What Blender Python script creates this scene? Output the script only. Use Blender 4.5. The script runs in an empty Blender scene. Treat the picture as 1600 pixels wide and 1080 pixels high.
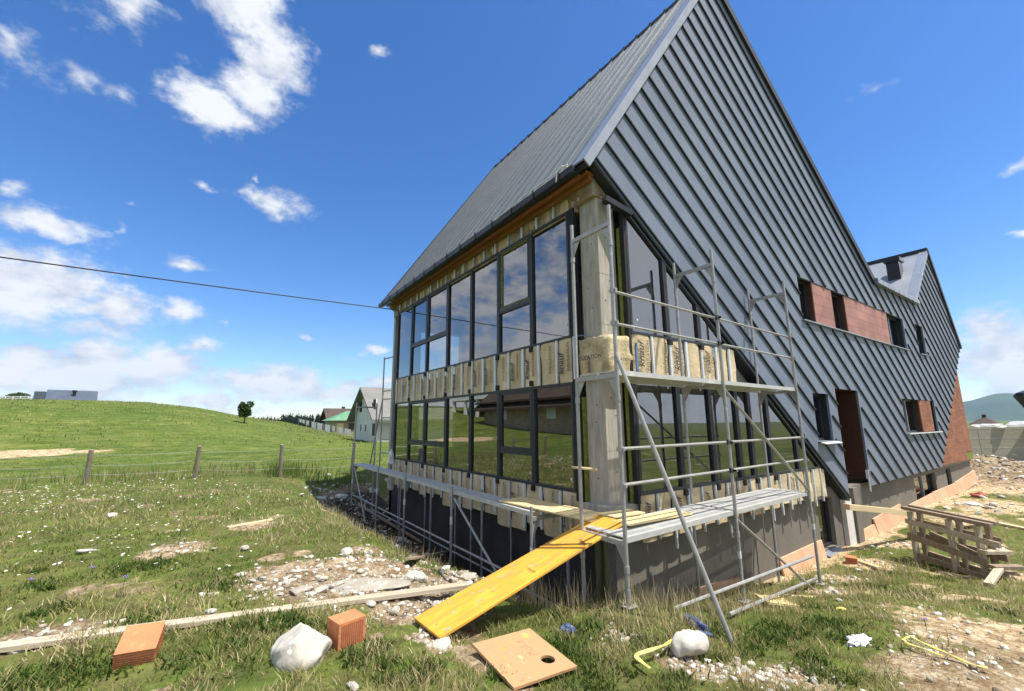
import bpy, bmesh, math, random
import numpy as np
from mathutils import Vector, Matrix
from mathutils.geometry import tessellate_polygon
random.seed(7); RNG = np.random.default_rng(11)
SC = bpy.context.scene
COL = SC.collection
R = math.radians

# ------------------------------------------------------------------ camera
CAM = np.array([-4.8836, -4.7003, 1.3535]); YAW, PIT, ROL, FPX = .9662, .1778, -.0071, 669.68
def cam_axes():
    cy, sy, cp, sp = math.cos(YAW), math.sin(YAW), math.cos(PIT), math.sin(PIT)
    f = np.array([cp*cy, cp*sy, sp]); r = np.array([sy, -cy, 0.]); u = np.cross(r, f)
    return math.cos(ROL)*r+math.sin(ROL)*u, -math.sin(ROL)*r+math.cos(ROL)*u, f
AR, AU, AF = cam_axes()
cd = bpy.data.cameras.new("camera"); cam = bpy.data.objects.new("camera", cd); COL.objects.link(cam)
M = Matrix.Identity(4)
for i in range(3):
    M[i][0], M[i][1], M[i][2], M[i][3] = AR[i], AU[i], -AF[i], CAM[i]
cam.matrix_world = M
cd.sensor_width = 36; cd.lens = 36*FPX/1600; cd.clip_start = .05; cd.clip_end = 20000
SC.camera = cam
def ray(u, v):
    return AF+(u-800)/FPX*AR+(540-v)/FPX*AU
def hit(u, v, ax, val):
    d = ray(u, v); return CAM+d*((val-CAM[ax])/d[ax])

# ------------------------------------------------------------------ noise + ground height
def vnoise(x, y, seed=0):
    x = np.asarray(x, float); y = np.asarray(y, float)
    xi = np.floor(x).astype(np.int64); yi = np.floor(y).astype(np.int64)
    fx = x-xi; fy = y-yi; fx = fx*fx*(3-2*fx); fy = fy*fy*(3-2*fy)
    def h(a, b):
        n = (a*374761393+b*668265263+seed*974634777) & 0x7fffffff
        n = ((n ^ (n >> 13))*1274126177) & 0x7fffffff
        return ((n ^ (n >> 16)) & 0xffff)/65535.
    return (h(xi, yi)*(1-fx)+h(xi+1, yi)*fx)*(1-fy)+(h(xi, yi+1)*(1-fx)+h(xi+1, yi+1)*fx)*fy
def fbm(x, y, seed=0, oct=4):
    s = 0; a = .5; t = 0
    for k in range(oct):
        s = s+a*vnoise(np.asarray(x)*2**k, np.asarray(y)*2**k, seed+k); t += a; a *= .5
    return s/t
def sstep(a, b, x):
    t = np.clip((x-a)/(b-a), 0, 1); return t*t*(3-2*t)
GP = np.array([
(-5,-5,-.42),(-7,-3,-.42),(-3.5,-3.5,-.45),(-2,-4.5,-.5),(0,-6,-.55),(-8,2,-.42),(-5,1,-.45),(-3.2,-.7,-.52),(-3.6,3,-.47),(-4,6,-.45),
(-4.5,10,-.42),(-8,8,-.42),(-9,14,-.4),(-5,14,-.4),(-2,15,-.45),(-12,0,-.4),(-14,10,-.35),(-2,-1.6,-.6),(-.75,-1,-.7),(-1.5,-.4,-.8),(-.4,-2.1,-.78),
(.5,-3.2,-.72),(-1,0,-1.1),(0,-.3,-1.18),(1.8,-.9,-1.28),(1.8,-.1,-1.5),(4.6,-.8,-1.6),(4.6,-.1,-1.72),(7,-.1,-1.72),(9,-.3,-1.7),(12.8,-.1,-1.62),
(14.3,-.1,-1.5),(18,-.1,-1.5),(23.5,-.1,-1.4),(2,-2,-1.05),(2.2,-3.4,-.9),(5,-2.2,-1.4),(6,-4,-1.2),(8,-1.5,-1.62),(7.3,-2.7,-1.55),(11,-3,-1.6),
(16,-3,-1.5),(24,-3,-1.2),(20,-8,-1.4),(10,-8,-1.3),(30,-2,-1.25),(30,2,-1.1),(27,0,-1.1),(-.3,1,-1.55),(-.2,3,-1.75),(-1.1,3,-1.55),(-1.75,3.2,-.98),
(-2.3,3.2,-.58),(-1.4,1.4,-.9),(-2.3,1.2,-.62),(-.2,6,-1.8),(-1.2,6,-1.6),(-1.95,6,-.95),(-2.6,6,-.52),(-.2,9,-1.7),(-1.3,9,-1.45),(-2.2,9,-.8),
(-2.9,9,-.5),(-.8,12,-.95),(-2.4,12,-.5),(1,13,-.9),(3,15,-.6),(3,3,-1.85),(10,4,-1.85),(20,4,-1.85),(5,9,-1.75),(14,12,-1.4),(-16,-8,-.4),(-6,-14,-.5),(8,-15,-1.0)], float)
def _tps_fit():
    X = GP[:, :2]; n = len(X)
    d = np.linalg.norm(X[:, None]-X[None], axis=2)
    K = np.where(d > 0, d*d*np.log(d+1e-12), 0)+np.eye(n)*.15
    Pm = np.c_[np.ones(n), X]
    A = np.block([[K, Pm], [Pm.T, np.zeros((3, 3))]])
    return np.linalg.solve(A, np.r_[GP[:, 2], 0, 0, 0])
TW = _tps_fit()
def ground_z(x, y):
    x = np.atleast_1d(np.asarray(x, float)); y = np.atleast_1d(np.asarray(y, float))
    z = np.full(x.shape, TW[-3])+TW[-2]*x+TW[-1]*y
    cx = np.clip(x, -20, 40); cy = np.clip(y, -20, 25)
    z = TW[-3]+TW[-2]*cx+TW[-1]*cy
    for (px, py, _), w in zip(GP, TW):
        d2 = (cx-px)**2+(cy-py)**2
        z = z+w*.5*d2*np.log(d2+1e-12)
    base = np.where(x < 15, -.45, -.45-.75*sstep(15, 30, x))
    hp = np.interp(x*75/np.maximum(y, 40), [-60, -27, -19, -13, -7, -3, 1, 5, 9, 14], [3.6, 4.4, 4.6, 4.5, 3.8, 2.9, 2.2, 1.6, .6, -.45])
    far = base+sstep(16, 78, y)*(hp+.45)
    far = far-sstep(78, 260, y)*5.0*sstep(-60, 30, -np.abs(x))-sstep(60, 400, x)*6
    far = far+1.0*sstep(-13, -24, x)*sstep(4, 18, y)*sstep(75, 50, y)
    wgt = sstep(9, 16, np.maximum(np.maximum(-6-x, (x-26)), np.maximum(y-4, -4-y)))
    z = z*(1-wgt)+far*wgt
    # rubble mound beside the far corner of the house
    z = z+.85*np.exp(-(((x-25.8)/1.7)**2+((y-.4)/2.4)**2))*np.where(x > 23.2, 1, .0)
    return z
def gz(x, y): return float(ground_z(x, y)[0])
def gp(u, v, dz=0.):
    d = ray(u, v); t = np.linspace(1.5, 120, 6000)
    P = CAM[None]+t[:, None]*d[None]
    hitm = P[:, 2] < ground_z(P[:, 0], P[:, 1])+dz
    k = np.argmax(hitm) if hitm.any() else len(t)-1
    return Vector(P[k])
def vec(a): return Vector((float(a[0]), float(a[1]), float(a[2])))

# ------------------------------------------------------------------ materials
def nt(m): return m.node_tree
def mat(name, c1, c2=None, scale=8., rough=.7, metal=0., bump=0., bscale=None, detail=6., spec=.4, c3=None, stretch=None, contrast=(.35, .65)):
    m = bpy.data.materials.new(name); m.use_nodes = True
    N, L = m.node_tree.nodes, m.node_tree.links
    b = N["Principled BSDF"]
    b.inputs["Roughness"].default_value = rough; b.inputs["Metallic"].default_value = metal
    b.inputs["Specular IOR Level"].default_value = spec
    tc = N.new("ShaderNodeTexCoord"); mp = N.new("ShaderNodeMapping"); L.new(tc.outputs["Object"], mp.inputs[0])
    if stretch: mp.inputs["Scale"].default_value = stretch
    if c2 is None: c2 = tuple(x*.8 for x in c1)
    nz = N.new("ShaderNodeTexNoise"); nz.inputs["Scale"].default_value = scale; nz.inputs["Detail"].default_value = detail; nz.inputs["Roughness"].default_value = .62
    L.new(mp.outputs[0], nz.inputs["Vector"])
    rp = N.new("ShaderNodeValToRGB"); L.new(nz.outputs["Fac"], rp.inputs[0])
    rp.color_ramp.elements[0].position = contrast[0]; rp.color_ramp.elements[0].color = (*c1, 1)
    rp.color_ramp.elements[1].position = contrast[1]; rp.color_ramp.elements[1].color = (*c2, 1)
    if c3:
        e = rp.color_ramp.elements.new((contrast[0]+contrast[1])/2+.12); e.color = (*c3, 1)
    L.new(rp.outputs[0], b.inputs["Base Color"])
    if bump:
        n2 = N.new("ShaderNodeTexNoise"); n2.inputs["Scale"].default_value = bscale or scale*4; n2.inputs["Detail"].default_value = 5
        L.new(mp.outputs[0], n2.inputs["Vector"])
        bp = N.new("ShaderNodeBump"); bp.inputs["Strength"].default_value = bump; bp.inputs["Distance"].default_value = .02
        L.new(n2.outputs["Fac"], bp.inputs["Height"]); L.new(bp.outputs[0], b.inputs["Normal"])
    return m
def brick_mat(name, c1, c2, mortar, sx, sy, plane, rough=.8, msize=.015, bump=.4):
    m = mat(name, c1, c2, 3, rough)
    N, L = m.node_tree.nodes, m.node_tree.links; b = N["Principled BSDF"]
    tc = N.new("ShaderNodeTexCoord"); sp = N.new("ShaderNodeSeparateXYZ"); cb = N.new("ShaderNodeCombineXYZ")
    L.new(tc.outputs["Object"], sp.inputs[0])
    L.new(sp.outputs["X" if plane == 'G' else "Y"], cb.inputs[0]); L.new(sp.outputs["Z"], cb.inputs[1])
    br = N.new("ShaderNodeTexBrick"); br.inputs["Scale"].default_value = 1.; br.inputs["Brick Width"].default_value = sx; br.inputs["Row Height"].default_value = sy
    br.inputs["Mortar Size"].default_value = msize; br.inputs["Color1"].default_value = (*c1, 1); br.inputs["Color2"].default_value = (*c2, 1); br.inputs["Mortar"].default_value = (*mortar, 1)
    L.new(cb.outputs[0], br.inputs["Vector"])
    nz = N.new("ShaderNodeTexNoise"); nz.inputs["Scale"].default_value = 2.3; nz.inputs["Detail"].default_value = 6; L.new(tc.outputs["Object"], nz.inputs["Vector"])
    mx = N.new("ShaderNodeMix"); mx.data_type = 'RGBA'; mx.blend_type = 'MULTIPLY'; mx.inputs[0].default_value = .6
    r2 = N.new("ShaderNodeValToRGB"); r2.color_ramp.elements[0].position = .3; r2.color_ramp.elements[0].color = (.55, .55, .55, 1); r2.color_ramp.elements[1].position = .7; r2.color_ramp.elements[1].color = (1.2, 1.2, 1.2, 1)
    L.new(nz.outputs["Fac"], r2.inputs[0]); L.new(br.outputs["Color"], mx.inputs[6]); L.new(r2.outputs[0], mx.inputs[7]); L.new(mx.outputs[2], b.inputs["Base Color"])
    bp = N.new("ShaderNodeBump"); bp.inputs["Strength"].default_value = bump; bp.inputs["Distance"].default_value = .01; bp.invert = True
    L.new(br.outputs["Fac"], bp.inputs["Height"]); L.new(bp.outputs[0], b.inputs["Normal"])
    return m
def wood(name, c1, c2, rough=.65, axis=0, fine=1.):
    st = [9., 9., 9.]; st[axis] = .7
    return mat(name, c1, c2, 2.2*fine, rough, bump=.25, bscale=6, stretch=tuple(st), contrast=(.3, .7))
def glass(name, refl=.3, tint=(.5, .55, .53), wob=.03, gcol=(.8, .82, .85)):
    m = bpy.data.materials.new(name); m.use_nodes = True
    N, L = m.node_tree.nodes, m.node_tree.links; N.remove(N["Principled BSDF"])
    out = N["Material Output"]; g = N.new("ShaderNodeBsdfGlossy"); t = N.new("ShaderNodeBsdfTransparent"); mx = N.new("ShaderNodeMixShader")
    g.inputs["Roughness"].default_value = .0; g.inputs["Color"].default_value = (*gcol, 1); t.inputs["Color"].default_value = (*tint, 1)
    fr = N.new("ShaderNodeLayerWeight"); fr.inputs["Blend"].default_value = .35
    ma = N.new("ShaderNodeMath"); ma.operation = 'MULTIPLY_ADD'; ma.inputs[1].default_value = .7; ma.inputs[2].default_value = refl; ma.use_clamp = True
    L.new(fr.outputs["Fresnel"], ma.inputs[0]); L.new(ma.outputs[0], mx.inputs[0]); L.new(t.outputs[0], mx.inputs[1]); L.new(g.outputs[0], mx.inputs[2])
    tc = N.new("ShaderNodeTexCoord"); nz = N.new("ShaderNodeTexNoise"); nz.inputs["Scale"].default_value = 1.1; nz.inputs["Detail"].default_value = 1
    L.new(tc.outputs["Object"], nz.inputs["Vector"]); bp = N.new("ShaderNodeBump"); bp.inputs["Strength"].default_value = wob; bp.inputs["Distance"].default_value = .05
    L.new(nz.outputs["Fac"], bp.inputs["Height"]); L.new(bp.outputs[0], g.inputs["Normal"]); L.new(mx.outputs[0], out.inputs[0])
    return m
def flat_leaf(name, ramp, trans=.35, rough=.6):
    """leaves and blades: colour from the point attribute 'tint' (which plant it is), some light through"""
    m = bpy.data.materials.new(name); m.use_nodes = True
    N, L = m.node_tree.nodes, m.node_tree.links; b = N["Principled BSDF"]; out = N["Material Output"]
    at = N.new("ShaderNodeAttribute"); at.attribute_name = "tint"
    rp = N.new("ShaderNodeValToRGB"); L.new(at.outputs["Fac"], rp.inputs[0])
    el = rp.color_ramp.elements
    while len(el) < len(ramp): el.new(.5)
    for e, (p, c) in zip(el, ramp): e.position = p; e.color = (*c, 1)
    L.new(rp.outputs[0], b.inputs["Base Color"]); b.inputs["Roughness"].default_value = rough; b.inputs["Specular IOR Level"].default_value = .25
    t = N.new("ShaderNodeBsdfTranslucent"); L.new(rp.outputs[0], t.inputs["Color"]); mx = N.new("ShaderNodeMixShader"); mx.inputs[0].default_value = trans
    L.new(b.outputs[0], mx.inputs[1]); L.new(t.outputs[0], mx.inputs[2]); L.new(mx.outputs[0], out.inputs[0])
    return m
MT = dict(
 clad=mat("clad_metal", (.132, .160, .22), (.18, .212, .28), .8, .45, .0, bump=.22, bscale=1.6, spec=.4),
 seam=mat("shaded_seam_metal", (.02, .025, .036), (.03, .037, .05), 2, .4, .25, spec=.5),  # near-black ribs, shadow bands deepened in the colour
 roofm=mat("roof_metal", (.17, .195, .205), (.225, .25, .26), .9, .45, .1, bump=.06, bscale=2, spec=.5),
 darkm=mat("dark_metal", (.018, .021, .027), (.03, .033, .04), 3, .4, .2),
 flash=mat("flashing", (.27, .30, .35), (.34, .37, .42), 2, .35, .4),
 frame=mat("window_frame_paint", (.022, .025, .03), (.035, .038, .044), 4, .45, .1),
 mem=mat("black_membrane", (.008, .008, .009), (.016, .016, .017), 5, .7, bump=.3),
 concrete=mat("board_marked_concrete", (.27, .25, .21), (.55, .51, .44), 4.2, .85, bump=.6, bscale=12, stretch=(3.2, 3.2, .45), c3=(.43, .40, .34), contrast=(.3, .7)),
 shaded_base=mat("shaded_base_render", (.022, .021, .021), (.045, .042, .04), 1.6, .75, bump=.2, bscale=20),  # dark copy of the base render, shade of the long side painted in
 base=mat("grey_base_render", (.15, .134, .112), (.215, .195, .162), .9, .9, bump=.25, bscale=20, c3=(.185, .168, .14), stretch=(1.6, 1.6, .7)),
 render_wall=mat("plaster", (.3, .3, .29), (.36, .36, .35), 2, .9),
 inside=mat("interior_plaster", (.22, .22, .21), (.3, .3, .29), 2, .9),
 wool=mat("wool_facing", (.42, .325, .19), (.70, .60, .41), 2.2, .85, bump=.7, bscale=16, c3=(.58, .475, .30), contrast=(.3, .68)),
 woolroll=mat("bare_wool", (.30, .235, .12), (.64, .55, .35), 3.4, .95, bump=.8, bscale=18),
 moss=mat("green_wool_edge", (.12, .14, .02), (.24, .26, .05), 22, .95, bump=1., bscale=45),
 zinc=mat("zinc", (.52, .55, .58), (.66, .69, .72), 6, .42, .55),
 stud=mat("galvanised_stud", (.55, .6, .66), (.72, .76, .82), 3, .5, .3),
 tube=mat("scaffold_steel", (.30, .30, .30), (.50, .505, .51), 9, .5, .4, c3=(.40, .39, .37), contrast=(.3, .7)),
 deck=mat("deck_steel", (.46, .47, .47), (.62, .62, .60), 5, .5, .25, c3=(.54, .53, .50)),
 ink=mat("print_ink", (.03, .025, .03), (.09, .075, .06), 40, .7),
 stain=mat("stained_pencil", (.10, .05, .07), (.14, .07, .09), 9, .8),
 soffit=wood("orange_timber", (.17, .065, .02), (.32, .14, .045), axis=1),
 foam=mat("stained_concrete", (.36, .33, .27), (.5, .47, .38), 3, .9, bump=.6, bscale=8, c3=(.2, .13, .06)),
 brown=wood("brown_panel", (.055, .022, .011), (.09, .036, .018), .4, axis=0),
 pink=brick_mat("pinkish_board", (.36, .17, .14), (.42, .205, .17), (.22, .1, .09), 1.7, .29, 'G', .6, .008, .2),
 brickclad=brick_mat("small_brick_cladding", (.25, .095, .052), (.33, .14, .075), (.22, .095, .06), .5, .085, 'G', .75, .008),
 orange=mat("orange_foam_board", (.56, .32, .19), (.66, .41, .27), 3, .8, bump=.15),
 yellow=mat("yellow_formwork_face", (.50, .25, .06), (.74, .38, .05), 2.6, .6, bump=.12, c3=(.70, .345, .035), stretch=(.9, 4, 4), contrast=(.28, .6)),
 raw=wood("raw_timber", (.58, .44, .24), (.70, .56, .34), axis=0),
 rawy=wood("pale_formwork_board", (.62, .46, .20), (.74, .60, .34), axis=1),
 grey_wood=wood("weathered_timber", (.36, .29, .20), (.58, .50, .38), axis=0),
 old_wood=wood("old_timber", (.20, .145, .10), (.38, .29, .205), axis=2),
 post_wood=wood("fence_timber", (.20, .165, .125), (.34, .29, .23), axis=2),
 ply=mat("tan_plywood", (.46, .27, .14), (.68, .44, .24), 2.6, .55, c3=(.50, .28, .13), stretch=(1, 4, 1)),
 clay=mat("hollow_clay_brick", (.38, .15, .075), (.62, .27, .12), 4, .85, bump=.5, c3=(.54, .21, .09), contrast=(.25, .6)),
 claydark=mat("clay_brick_cells", (.34, .11, .05), (.42, .15, .07), 8, .85),
 mortar=mat("dried_mortar", (.30, .27, .22), (.46, .42, .35), 6, .95, bump=.8, bscale=25, c3=(.38, .34, .28)),
 lime=mat("limestone", (.52, .49, .42), (.70, .67, .60), 4, .9, bump=.7, bscale=9, c3=(.45, .42, .36)),
 limegrey=mat("grey_limestone", (.42, .40, .35), (.58, .55, .49), 5, .9, bump=.7, bscale=9),
 strap=mat("yellow_strap", (.62, .52, .10), (.72, .64, .22), 12, .7),
 blue=mat("blue_plastic", (.03, .05, .14), (.10, .14, .26), 14, .4, contrast=(.4, .6)),
 white=mat("white_plastic", (.56, .58, .60), (.68, .69, .70), 5, .55),
 red=mat("red_plastic", (.36, .09, .06), (.45, .13, .1), 5, .6),
 cloth0=mat("white_cloth", (.74, .74, .73), (.82, .82, .81), 2, .85),
 whitewall=mat("white_wall", (.78, .79, .79), (.84, .85, .85), .8, .9),
 shaded_wall=mat("white_wall_shaded", (.52, .57, .55), (.6, .64, .62), .8, .9),  # white house gable, its shade put into the wall colour
 roofgrey=mat("grey_roof_sheet", (.16, .155, .14), (.2, .195, .18), 1, .7),
 roofgreen=mat("green_roof_sheet", (.10, .235, .13), (.135, .285, .165), 1, .6),
 roofbrown=mat("brown_roof_sheet", (.06, .04, .033), (.09, .065, .05), 1, .8),
 darkwood=wood("dark_chalet_boards", (.035, .025, .02), (.07, .05, .04), axis=2),
 barnroof=mat("blue_grey_sheet_roof", (.075, .095, .13), (.10, .125, .16), .5, .5, .2),
 wall_conc=mat("grey_concrete_wall", (.40, .36, .29), (.54, .49, .41), .8, .9, bump=.3, stretch=(.5, .5, 2.5), c3=(.34, .30, .24)),
 woodscuff=mat("dusty_scuff", (.46, .27, .09), (.60, .36, .12), 9, .8),
 mossy=wood('mossy_timber', (.06, .06, .025), (.13, .125, .06), axis=2),
 dark=mat("dark_opening", (.012, .012, .013), (.02, .02, .02), 3, .6),
 cable=mat("cable_sheath", (.012, .012, .014), (.02, .02, .02), 5, .6),
 wire=mat("fence_wire", (.34, .34, .33), (.42, .42, .41), 5, .5, .6),
 bark=mat("bark", (.07, .05, .035), (.13, .1, .07), 9, .9, bump=.8),
 plasterwhite=mat("dusty_plaster", (.62, .6, .56), (.72, .7, .66), 3, .9),
 tape=mat("green_sash_tape", (.20, .23, .05), (.36, .38, .12), 16, .7),
 bluefilm=mat("blue_film", (.03, .09, .22), (.12, .22, .36), 14, .4),
 brickhouse=brick_mat("pale_brick_wall", (.46, .35, .24), (.54, .42, .30), (.34, .28, .22), .5, .2, 'L', .85, .03),
 glassL=glass("facade_glass", .42, (.44, .47, .45), .014, (.64, .63, .62)),
 glassG=glass("gable_glass", .40, (.40, .44, .42), .02, (.6, .62, .65)),
 glassS=glass("small_window_glass", .25, (.2, .22, .22), .02),
)
# ------------------------------------------------------------------ mesh helper
def wloc(o):
    v = Vector((0, 0, 0))
    while o is not None: v = v+o.location; o = o.parent
    return v
class MB:
    def __init__(s): s.v = []; s.f = []; s.mi = []; s.m = 0
    def quad(s, *p):
        b = len(s.v); s.v += [tuple(map(float, q)) for q in p]; s.f.append(tuple(range(b, b+len(p)))); s.mi.append(s.m); return s
    def hexa(s, p):
        b = len(s.v); s.v += [tuple(map(float, q)) for q in p]
        for f in ((0,3,2,1),(4,5,6,7),(0,1,5,4),(1,2,6,5),(2,3,7,6),(3,0,4,7)):
            s.f.append(tuple(b+i for i in f)); s.mi.append(s.m)
        return s
    def box(s, x0, x1, y0, y1, z0, z1):
        return s.hexa([(x0,y0,z0),(x1,y0,z0),(x1,y1,z0),(x0,y1,z0),(x0,y0,z1),(x1,y0,z1),(x1,y1,z1),(x0,y1,z1)])
    def bar(s, p, q, w, h, up=(0, 0, 1), w2=None, h2=None):
        p, q = Vector(p), Vector(q); d = (q-p).normalized(); up = Vector(up)
        sd = d.cross(up)
        if sd.length < 1e-4: sd = d.cross(Vector((1, 0, 0)))
        sd.normalize(); u = sd.cross(d).normalized(); P = []
        for c, ww, hh in ((p, w, h), (q, w2 or w, h2 or h)):
            P += [c-sd*ww/2-u*hh/2, c+sd*ww/2-u*hh/2, c+sd*ww/2+u*hh/2, c-sd*ww/2+u*hh/2]
        return s.hexa(P)
    def tube(s, p, q, r, n=8, r2=None, cap=True):
        p, q = Vector(p), Vector(q); d = (q-p).normalized(); a = d.cross(Vector((0, 0, 1)))
        if a.length < 1e-3: a = d.cross(Vector((1, 0, 0)))
        a.normalize(); c = d.cross(a); b = len(s.v); r2 = r if r2 is None else r2
        for cc, rr in ((p, r), (q, r2)):
            for k in range(n):
                t = 2*math.pi*k/n; s.v.append(tuple(cc+a*math.cos(t)*rr+c*math.sin(t)*rr))
        for k in range(n):
            s.f.append((b+k, b+(k+1) % n, b+n+(k+1) % n, b+n+k)); s.mi.append(s.m)
        if cap:
            s.f.append(tuple(b+k for k in reversed(range(n)))); s.mi.append(s.m); s.f.append(tuple(b+n+k for k in range(n))); s.mi.append(s.m)
        return s
    def path(s, pts, r, n=8):
        for a, b in zip(pts[:-1], pts[1:]): s.tube(a, b, r, n)
        return s
    def prism(s, poly, f0, f1, holes=()):
        """polygon (a,z) list; f0/f1 map (a,z) to the two faces"""
        loops = [list(poly)]+[list(h) for h in holes]
        tri = tessellate_polygon([[Vector((a, z, 0)) for a, z in l] for l in loops])
        flat = [p for l in loops for p in l]; b = len(s.v)
        s.v += [tuple(map(float, f0(*p))) for p in flat]; s.v += [tuple(map(float, f1(*p))) for p in flat]; n = len(flat)
        for t in tri:
            s.f.append((b+t[0], b+t[1], b+t[2])); s.mi.append(s.m); s.f.append((b+n+t[2], b+n+t[1], b+n+t[0])); s.mi.append(s.m)
        k = 0
        for l in loops:
            m = len(l)
            for i in range(m):
                j = (i+1) % m; s.f.append((b+k+i, b+k+j, b+n+k+j, b+n+k+i)); s.mi.append(s.m)
            k += m
        return s
    def build(s, name, mats, parent=None, bevel=0., smooth=False, origin=None, recalc=True):
        off = wloc(parent) if parent else (Vector(origin) if origin is not None else Vector((0, 0, 0)))
        me = bpy.data.meshes.new(name)
        me.from_pydata([(x-off[0], y-off[1], z-off[2]) for x, y, z in s.v], [], s.f)
        mats = mats if isinstance(mats, (list, tuple)) else [mats]
        for m in mats: me.materials.append(MT[m] if isinstance(m, str) else m)
        me.polygons.foreach_set("material_index", s.mi)
        if recalc:
            bm = bmesh.new(); bm.from_mesh(me); bmesh.ops.recalc_face_normals(bm, faces=bm.faces); bm.to_mesh(me); bm.free()
        if smooth: me.polygons.foreach_set("use_smooth", [True]*len(me.polygons))
        o = bpy.data.objects.new(name, me); COL.objects.link(o)
        if parent: o.parent = parent
        elif origin is not None: o.location = off
        if bevel:
            md = o.modifiers.new("bevel", 'BEVEL'); md.width = bevel; md.segments = 2; md.limit_method = 'ANGLE'
        return o
def tag(o, label=None, cat=None, group=None, kind=None):
    if label: o["label"] = label
    if cat: o["category"] = cat
    if group: o["group"] = group
    if kind: o["kind"] = kind
    return o
def thing(name, loc, label, cat, group=None):
    o = bpy.data.objects.new(name, None); COL.objects.link(o); o.location = loc; o.empty_display_size = .2
    return tag(o, label, cat, group)
def np_mesh(name, V, F, matname, tint=None, smooth=False):
    V = np.asarray(V, np.float32); F = np.asarray(F, np.int32)
    me = bpy.data.meshes.new(name); me.vertices.add(len(V)); me.vertices.foreach_set("co", V.ravel())
    k = F.shape[1]; me.loops.add(F.size); me.loops.foreach_set("vertex_index", F.ravel()); me.polygons.add(len(F))
    me.polygons.foreach_set("loop_start", np.arange(0, F.size, k, dtype=np.int32))
    try: me.polygons.foreach_set("loop_total", np.full(len(F), k, np.int32))
    except Exception: pass
    me.update(calc_edges=True)
    if tint is not None:
        a = me.attributes.new("tint", 'FLOAT', 'POINT'); a.data.foreach_set("value", np.asarray(tint, np.float32))
    me.materials.append(MT[matname] if isinstance(matname, str) else matname)
    if smooth: me.polygons.foreach_set("use_smooth", np.ones(len(F), bool))
    o = bpy.data.objects.new(name, me); COL.objects.link(o); return o
def copy_tree(o, loc=None, parent=None):
    c = o.copy(); COL.objects.link(c)
    if parent is not None: c.parent = parent
    if loc is not None: c.location = loc
    for ch in list(o.children): copy_tree(ch, None, c)
    return c
# ------------------------------------------------------------------ the house under construction
YW, YC, YB, XB = -.19, -.25, -.05, .14          # gable glazing, gable sheet metal, base wall, base wall of the long side
house = thing("house", (0, 0, -1.7), "tall unfinished house with dark sheet metal gable and two storeys of glazing", "house")
L0 = lambda d: (lambda a, z: (-d, a, z))         # long side: a runs along y, d is outwards
G0 = lambda d: (lambda a, z: (a, YW-d, z))       # gable: a runs along x
YN, YF = -.30, 9.73
EA, AP, RB = (-.42, 5.44), (4.2, 12.27), (12.99, 5.94)
def clipline(poly, holes, q, n, t):
    """pieces of the line n.p = q inside the polygon with holes, as parameters along t"""
    ts = []
    for lp in [poly]+list(holes):
        for i in range(len(lp)):
            a, b = lp[i], lp[(i+1) % len(lp)]
            da, db = a[0]*n[0]+a[1]*n[1]-q, b[0]*n[0]+b[1]*n[1]-q
            if (da < 0) != (db < 0):
                s = da/(da-db); p = (a[0]+s*(b[0]-a[0]), a[1]+s*(b[1]-a[1])); ts.append(p[0]*t[0]+p[1]*t[1])
    ts.sort(); return list(zip(ts[::2], ts[1::2]))
# --- gable cladding: panels with standing seams that run parallel to the right-hand slope
CL = [(-.28, 5.647), AP, RB, (17.56, 5.96), (21.12, 8.94), (24.2, 4.73), (17.39, -.35), (10.0, -.40), (10.0, 2.17), (8.42, 2.17), (8.42, -.62)]
H_STRIP = [(7.0, 3.83), (15.55, 3.83), (15.55, 4.98), (7.0, 4.98)]
H_SW = [(17.05, 3.83), (18.05, 3.83), (18.05, 5.0), (17.05, 5.0)]
H_W2 = [(7.02, .86), (7.92, .86), (7.92, 2.01), (7.02, 2.01)]
H_W3 = [(13.88, .92), (17.8, .92), (17.8, 2.05), (13.88, 2.05)]
HOLES = [H_STRIP, H_SW, H_W2, H_W3]
b = MB(); b.prism(CL, lambda a, z: (a, YC, z), lambda a, z: (a, YC+.05, z), HOLES)
clad = b.build("gable_cladding", "clad", house)
b = MB(); tn = (.811, -.585); nn = (.585, .811)
q = 4.0
k = 0
while q < 20:
    for t0, t1 in clipline(CL, HOLES, q, nn, tn):
        if t1-t0 < .08: continue
        t0 += .10
        p0 = (nn[0]*q+tn[0]*t0, nn[1]*q+tn[1]*t0); p1 = (nn[0]*q+tn[0]*t1, nn[1]*q+tn[1]*t1)
        b.bar((p0[0], YC-.019, p0[1]), (p1[0], YC-.019, p1[1]), .038, .026, (nn[0], 0, nn[1]))
    q += .468
b.build("standing_seams", "seam", clad)
b = MB()   # folded edge along the slanting lower edge, dark underside
for (x0, z0), (x1, z1) in [((-.28, 5.63), (8.40, -.60))]:
    b.hexa([(x0, YC+.004, z0-.012), (x1, YC+.004, z1-.012), (x1, .12, z1-.012), (x0, .12, z0-.012), (x0, YC+.004, z0-.035), (x1, YC+.004, z1-.035), (x1, .12, z1-.035), (x0, .12, z0-.035)])
b.build("soffit_sheet", "darkm", house)
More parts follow.
